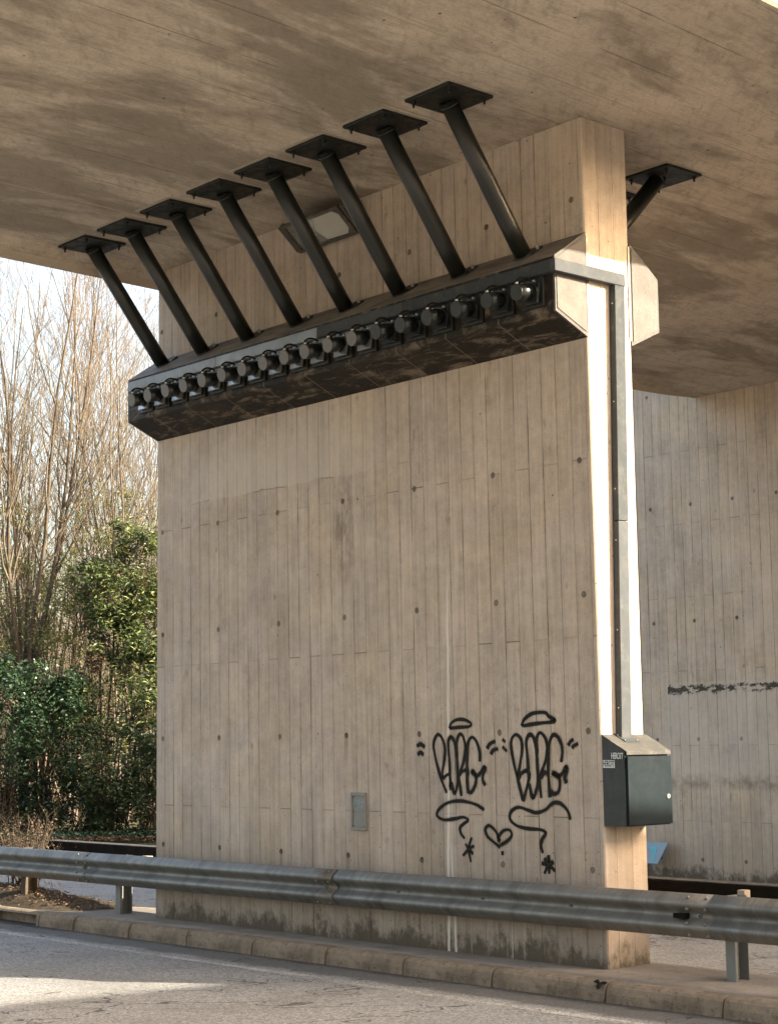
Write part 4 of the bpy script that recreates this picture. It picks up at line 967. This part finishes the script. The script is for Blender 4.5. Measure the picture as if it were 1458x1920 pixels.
# t depth, s sideways, z height, radii, count
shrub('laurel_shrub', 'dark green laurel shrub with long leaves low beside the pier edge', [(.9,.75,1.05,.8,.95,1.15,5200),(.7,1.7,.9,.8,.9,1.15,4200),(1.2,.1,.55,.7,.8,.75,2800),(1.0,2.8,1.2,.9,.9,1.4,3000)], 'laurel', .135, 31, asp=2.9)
shrub('laurel_tree', 'tall laurel with leaves painted sunlit green, climbing beside the pier edge', [(1.5,1.25,3.0,.6,.55,1.2,2600),(1.6,.75,5.0,.65,.65,.75,3200),(1.6,.55,4.0,.5,.5,.6,900),(1.7,.15,5.35,.5,.4,.45,1100),(1.6,1.55,4.3,.6,.6,1.0,3200),(1.7,1.7,5.6,.7,.7,.9,3000),(1.6,1.1,6.1,.5,.45,.5,1200),(1.5,1.7,2.2,.6,.6,.9,1500),(1.6,2.9,3.5,.8,.7,2.0,2500)], 'laurel_lit', .15, 32, asp=3.0)
shrub('ivy_mound', 'dense dark ivy mound at the left edge below the forked tree', [(1.2,-1.5,1.7,.8,.8,1.75,6200),(1.4,-.7,1.6,.7,.7,1.8,5200),(1.5,-.2,2.6,.5,.5,.8,1500),(1.5,-2.7,1.8,.9,.9,1.9,4500),(1.5,-1.6,3.0,.5,.5,.55,1200)], 'ivy', .085, 33, asp=1.2)
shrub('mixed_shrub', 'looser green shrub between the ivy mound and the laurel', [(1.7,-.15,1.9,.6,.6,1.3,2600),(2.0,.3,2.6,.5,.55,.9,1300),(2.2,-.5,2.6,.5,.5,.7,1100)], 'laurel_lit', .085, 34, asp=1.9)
shrub('pale_shrub', 'pale yellow-green shrub glimpsed behind the forked trunk', [(4.0,-1.4,4.6,.9,1.1,1.7,4600),(4.2,.0,4.2,.8,.9,1.2,1600),(3.6,1.9,5.2,.7,.8,1.5,1900),(4.0,2.9,5.0,.9,.8,1.8,1500)], 'lightleaf', .085, 35, asp=2.0)
shrub('pale_shrub', 'yellow-green shrub low behind the laurel', [(3.6,.4,2.4,.7,.9,1.2,2200),(5.0,1.2,4.6,.9,1.0,1.3,2600),(5.2,-.2,5.6,.8,.9,.9,1200),(4.6,.6,6.4,.6,.8,.8,700)], 'lightleaf', .085, 36, asp=2.0)
shrub('withered_shrub', 'patch of brown withered leaves in the middle of the greenery', [(1.45,.42,3.55,.22,.26,.22,420),(1.5,.1,2.2,.2,.3,.15,200)], 'deadleaf', .09, 37, asp=1.6)
shrub('red_sprigs_shrub', 'shrub with small red sprigs high beside the pier', [(1.25,.7,4.9,.35,.55,.35,24),(1.25,1.2,5.2,.4,.4,.5,24)], 'redleaf', .06, 38, asp=2.0)
shrub('leafy_climber', 'loose pale green leaves climbing among the bare stems at mid height', [(2.8,-.9,4.6,.9,1.0,1.3,1500),(3.0,.2,5.4,.9,.9,1.3,2400),(2.6,-.5,3.4,.7,.8,1.0,1800),(3.0,-1.4,6.2,.8,.7,1.0,700),(3.0,1.4,7.0,.8,.7,.9,700),(3.2,.5,7.4,.8,.9,.9,420),(2.6,-1.6,3.9,.6,.6,.9,900)], 'lightleaf', .085, 39, asp=2.2, stemmat='bark')
# far brushwood: one mass nobody could count
rs = random.Random(50); bw = MB()
for i in range(560):
    t = rs.uniform(8, 22); s = rs.uniform(-6, 7); p = vp(t, s, -.2); d = Vector((rs.gauss(0, .16), rs.gauss(0, .16), 1)).normalized(); h = rs.uniform(3.5, 8.2)
    q = [p, p+d*h*.5, p+d*h+Vector((rs.gauss(0, .3), rs.gauss(0, .3), 0))]
    bw.tube(q, [.022, .014, .003], 3, cap=False)
    for _ in range(15):
        f = rs.uniform(.25, .98); a = q[0].lerp(q[2], f); e = Vector((rs.gauss(0, .6), rs.gauss(0, .6), rs.uniform(.3, 1.2))).normalized()*rs.uniform(.5, 1.7); m2 = a+e*.5+Vector((rs.gauss(0,.05), rs.gauss(0,.05), .03))
        bw.tube([a, m2, a+e], [.009, .006, .002], 3, cap=False)
        for _ in range(3):
            g2 = Vector((rs.gauss(0, .6), rs.gauss(0, .6), rs.uniform(.0, 1))).normalized()*rs.uniform(.2, .6); bw.tube([m2, m2+g2], [.004, .0015], 3, cap=False)
tag(link('brushwood', bw, M['twig'], fixn=False), 'mass of brown leafless brushwood far behind the shrubs', 'brushwood', kind='stuff')
# distant evergreen bank closing the horizon
lv = MB(); rs = random.Random(51); pts = []
for i in range(1500):
    q = vp(rs.uniform(15, 26), rs.uniform(-9, 10), 0); hh = 3.6+1.2*mnoise.noise(Vector((q.x*.2, q.y*.2, 0))); q.z = rs.uniform(0, hh)
    pts += [q+Vector((rs.gauss(0, .35), rs.gauss(0, .35), rs.gauss(0, .25))) for _ in range(16)]
leaf_quads(lv, pts, .2, rs, asp=1.8); tag(link('distant_scrub', lv, M['lightleaf'], fixn=False), 'sunlit distant scrub behind the bare trees', 'scrub', kind='stuff')
# leaf litter and ivy carpet on the verge
lv = MB(); rs = random.Random(52)
leaf_quads(lv, [vp(rs.uniform(-.6, 1.6), rs.uniform(-4, 5), rs.uniform(-.13, .03)) for _ in range(9000)], .07, rs, up=.8, asp=1.2); tag(link('ground_ivy', lv, M['ivy'], fixn=False), 'low ivy carpet along the verge of the far road', 'ground cover', kind='stuff')
lv = MB(); leaf_quads(lv, [vp(rs.uniform(-.9, 1.0), rs.uniform(-4, 5), rs.uniform(-.13, -.05)) for _ in range(5000)], .06, rs, up=.9, asp=1.4); tag(link('leaf_litter', lv, M['deadleaf'], fixn=False), 'brown leaf litter along the verge of the far road', 'leaf litter', kind='stuff')
# evergreen mass added out of view to shade the lower shrubs
r = tag(empty('shade_tree', (-14.5, 14.2, -.2)), 'dense evergreen tree added unseen behind the pier to shade the shrubs', 'tree')
lv = MB(); tk = MB(); rs = random.Random(53); pts = []
for q in blob_pts(rs, (-14.5, 14.2, 3.0), (2.2, 2.2, 3.4), 260, .3): pts += [q+Vector((rs.gauss(0, .3), rs.gauss(0, .3), rs.gauss(0, .3))) for _ in range(40)]
leaf_quads(lv, pts, .22, rs, asp=1.8); tk.tube([(-14.5,14.2,-.2),(-14.4,14.2,2.5),(-14.5,14.3,5)], [.2,.14,.05], 8)
link('crown', lv, M['laurel'], r, fixn=False); link('trunk', tk, M['darkbark'], r)

# soil heap, leaves and a dark bush on the island at the far left
q = MB(); vs = []; fs = []; nx_, ny_ = 56, 16
for i in range(nx_+1):
    for j in range(ny_+1):
        x = -15+i*(7.95/nx_); y = -.36+j*(1.04/ny_)
        ed = min(1, max(0, (-7.15-x)/1.7)); cy_ = (y-.18)/.50; prof_ = max(0, 1-cy_*cy_)
        z = -.012+.15*(ed**.8)*prof_+.028*mnoise.fractal(Vector((x*7, y*7, 1)), 1.0, 2.0, 4)*min(1, ed*5)*min(1, prof_*2)
        vs.append((x, y, z))
for i in range(nx_):
    for j in range(ny_): fs.append((i*(ny_+1)+j, (i+1)*(ny_+1)+j, (i+1)*(ny_+1)+j+1, i*(ny_+1)+j+1))
q.add(vs, fs, 0, True); tag(link('soil_heap', q, M['soil']), 'heap of dark leafy soil on the island below the guardrail, left of photo', 'soil', kind='stuff')
lv = MB(); rs = random.Random(60); pts = []
for _ in range(1500):
    x = rs.uniform(-12, -7.2); y = rs.gauss(.12, .17); ed = min(1, max(0, (-7.15-x)/1.7)); pf = max(0, 1-((y-.18)/.5)**2)
    if -.32 < y < .66: pts.append((x, y, .0+.15*ed**.8*pf+rs.uniform(0, .015)))
leaf_quads(lv, pts, .032, rs, up=.9, asp=1.3, droop=0); 
tag(link('fallen_leaves', lv, M['deadleaf'], fixn=False), 'fallen brown leaves scattered on the soil heap', 'leaf litter', kind='stuff')
lv = MB(); rs = random.Random(62); pts = [(rs.uniform(-10, 3), -.515-abs(rs.gauss(0, .05)), ZR+.004) for _ in range(420)]+[(rs.uniform(-10, 3), rs.uniform(-.34, -.0), .008) for _ in range(90)]+[(rs.uniform(.2, 3), rs.uniform(-.3, .6), .008) for _ in range(60)]
leaf_quads(lv, pts, .016, rs, up=.9, asp=1.3, droop=0); tag(link('gutter_grit', lv, M['deadleaf'], fixn=False), 'grit and crumbs of dead leaf along the kerb gutter and on the island', 'litter', kind='stuff')
b = Vector((-9.15, .28, .08)); r = tag(empty('twiggy_bush', b), 'dark twiggy bush growing behind the guardrail at the left edge', 'bush')
lv = MB(); st = MB(); rs = random.Random(61)
for i in range(46):
    a = rs.uniform(0, 2*PI); s_ = rs.uniform(.1, .8); d = Vector((math.cos(a)*s_, math.sin(a)*s_*.55, rs.uniform(.5, 1.1))).normalized(); ln = rs.uniform(.45, .92)
    p_ = [b+Vector((rs.gauss(0,.12), rs.gauss(0,.06), 0))]
    for k in range(5): d = (d+Vector((rs.gauss(0,.13), rs.gauss(0,.1), -.02))).normalized(); p_.append(p_[-1]+d*ln/5)
    st.tube(p_, [.007,.006,.005,.004,.003,.0015], 4, cap=False)
    for k in range(2, 6):
        for _ in range(3):
            e = (d+Vector((rs.gauss(0,.7), rs.gauss(0,.7), rs.gauss(0,.5)))).normalized()*rs.uniform(.08, .22); st.tube([p_[k], p_[k]+e], [.0025, .001], 3, cap=False)
    leaf_quads(lv, [p_[rs.randint(2, 5)]+Vector((rs.gauss(0,.06), rs.gauss(0,.06), rs.gauss(0,.05))) for _ in range(26)], .034, rs, asp=1.6)
# sprigs hanging below the rail
for sx_ in (-8.15, -8.0, -8.3):
    p_ = [Vector((sx_-.2, .12, .42)), Vector((sx_-.06, .08, .36)), Vector((sx_+.02, .06, .24)), Vector((sx_+.10, .05, .14))]
    st.tube(p_, [.004,.0035,.003,.0015], 4, cap=False)
    for k in (1, 2, 3):
        for _ in range(3): st.tube([p_[k], p_[k]+Vector((rs.uniform(.0,.16), rs.gauss(0,.03), rs.uniform(-.12,.0)))], [.0022,.001], 3, cap=False)
link('stems', st, M['darkbark'], r, fixn=False); link('foliage', lv, M['deadleaf'], r, fixn=False)
for o in bpy.data.objects:
    if '_w' in o: del o['_w']
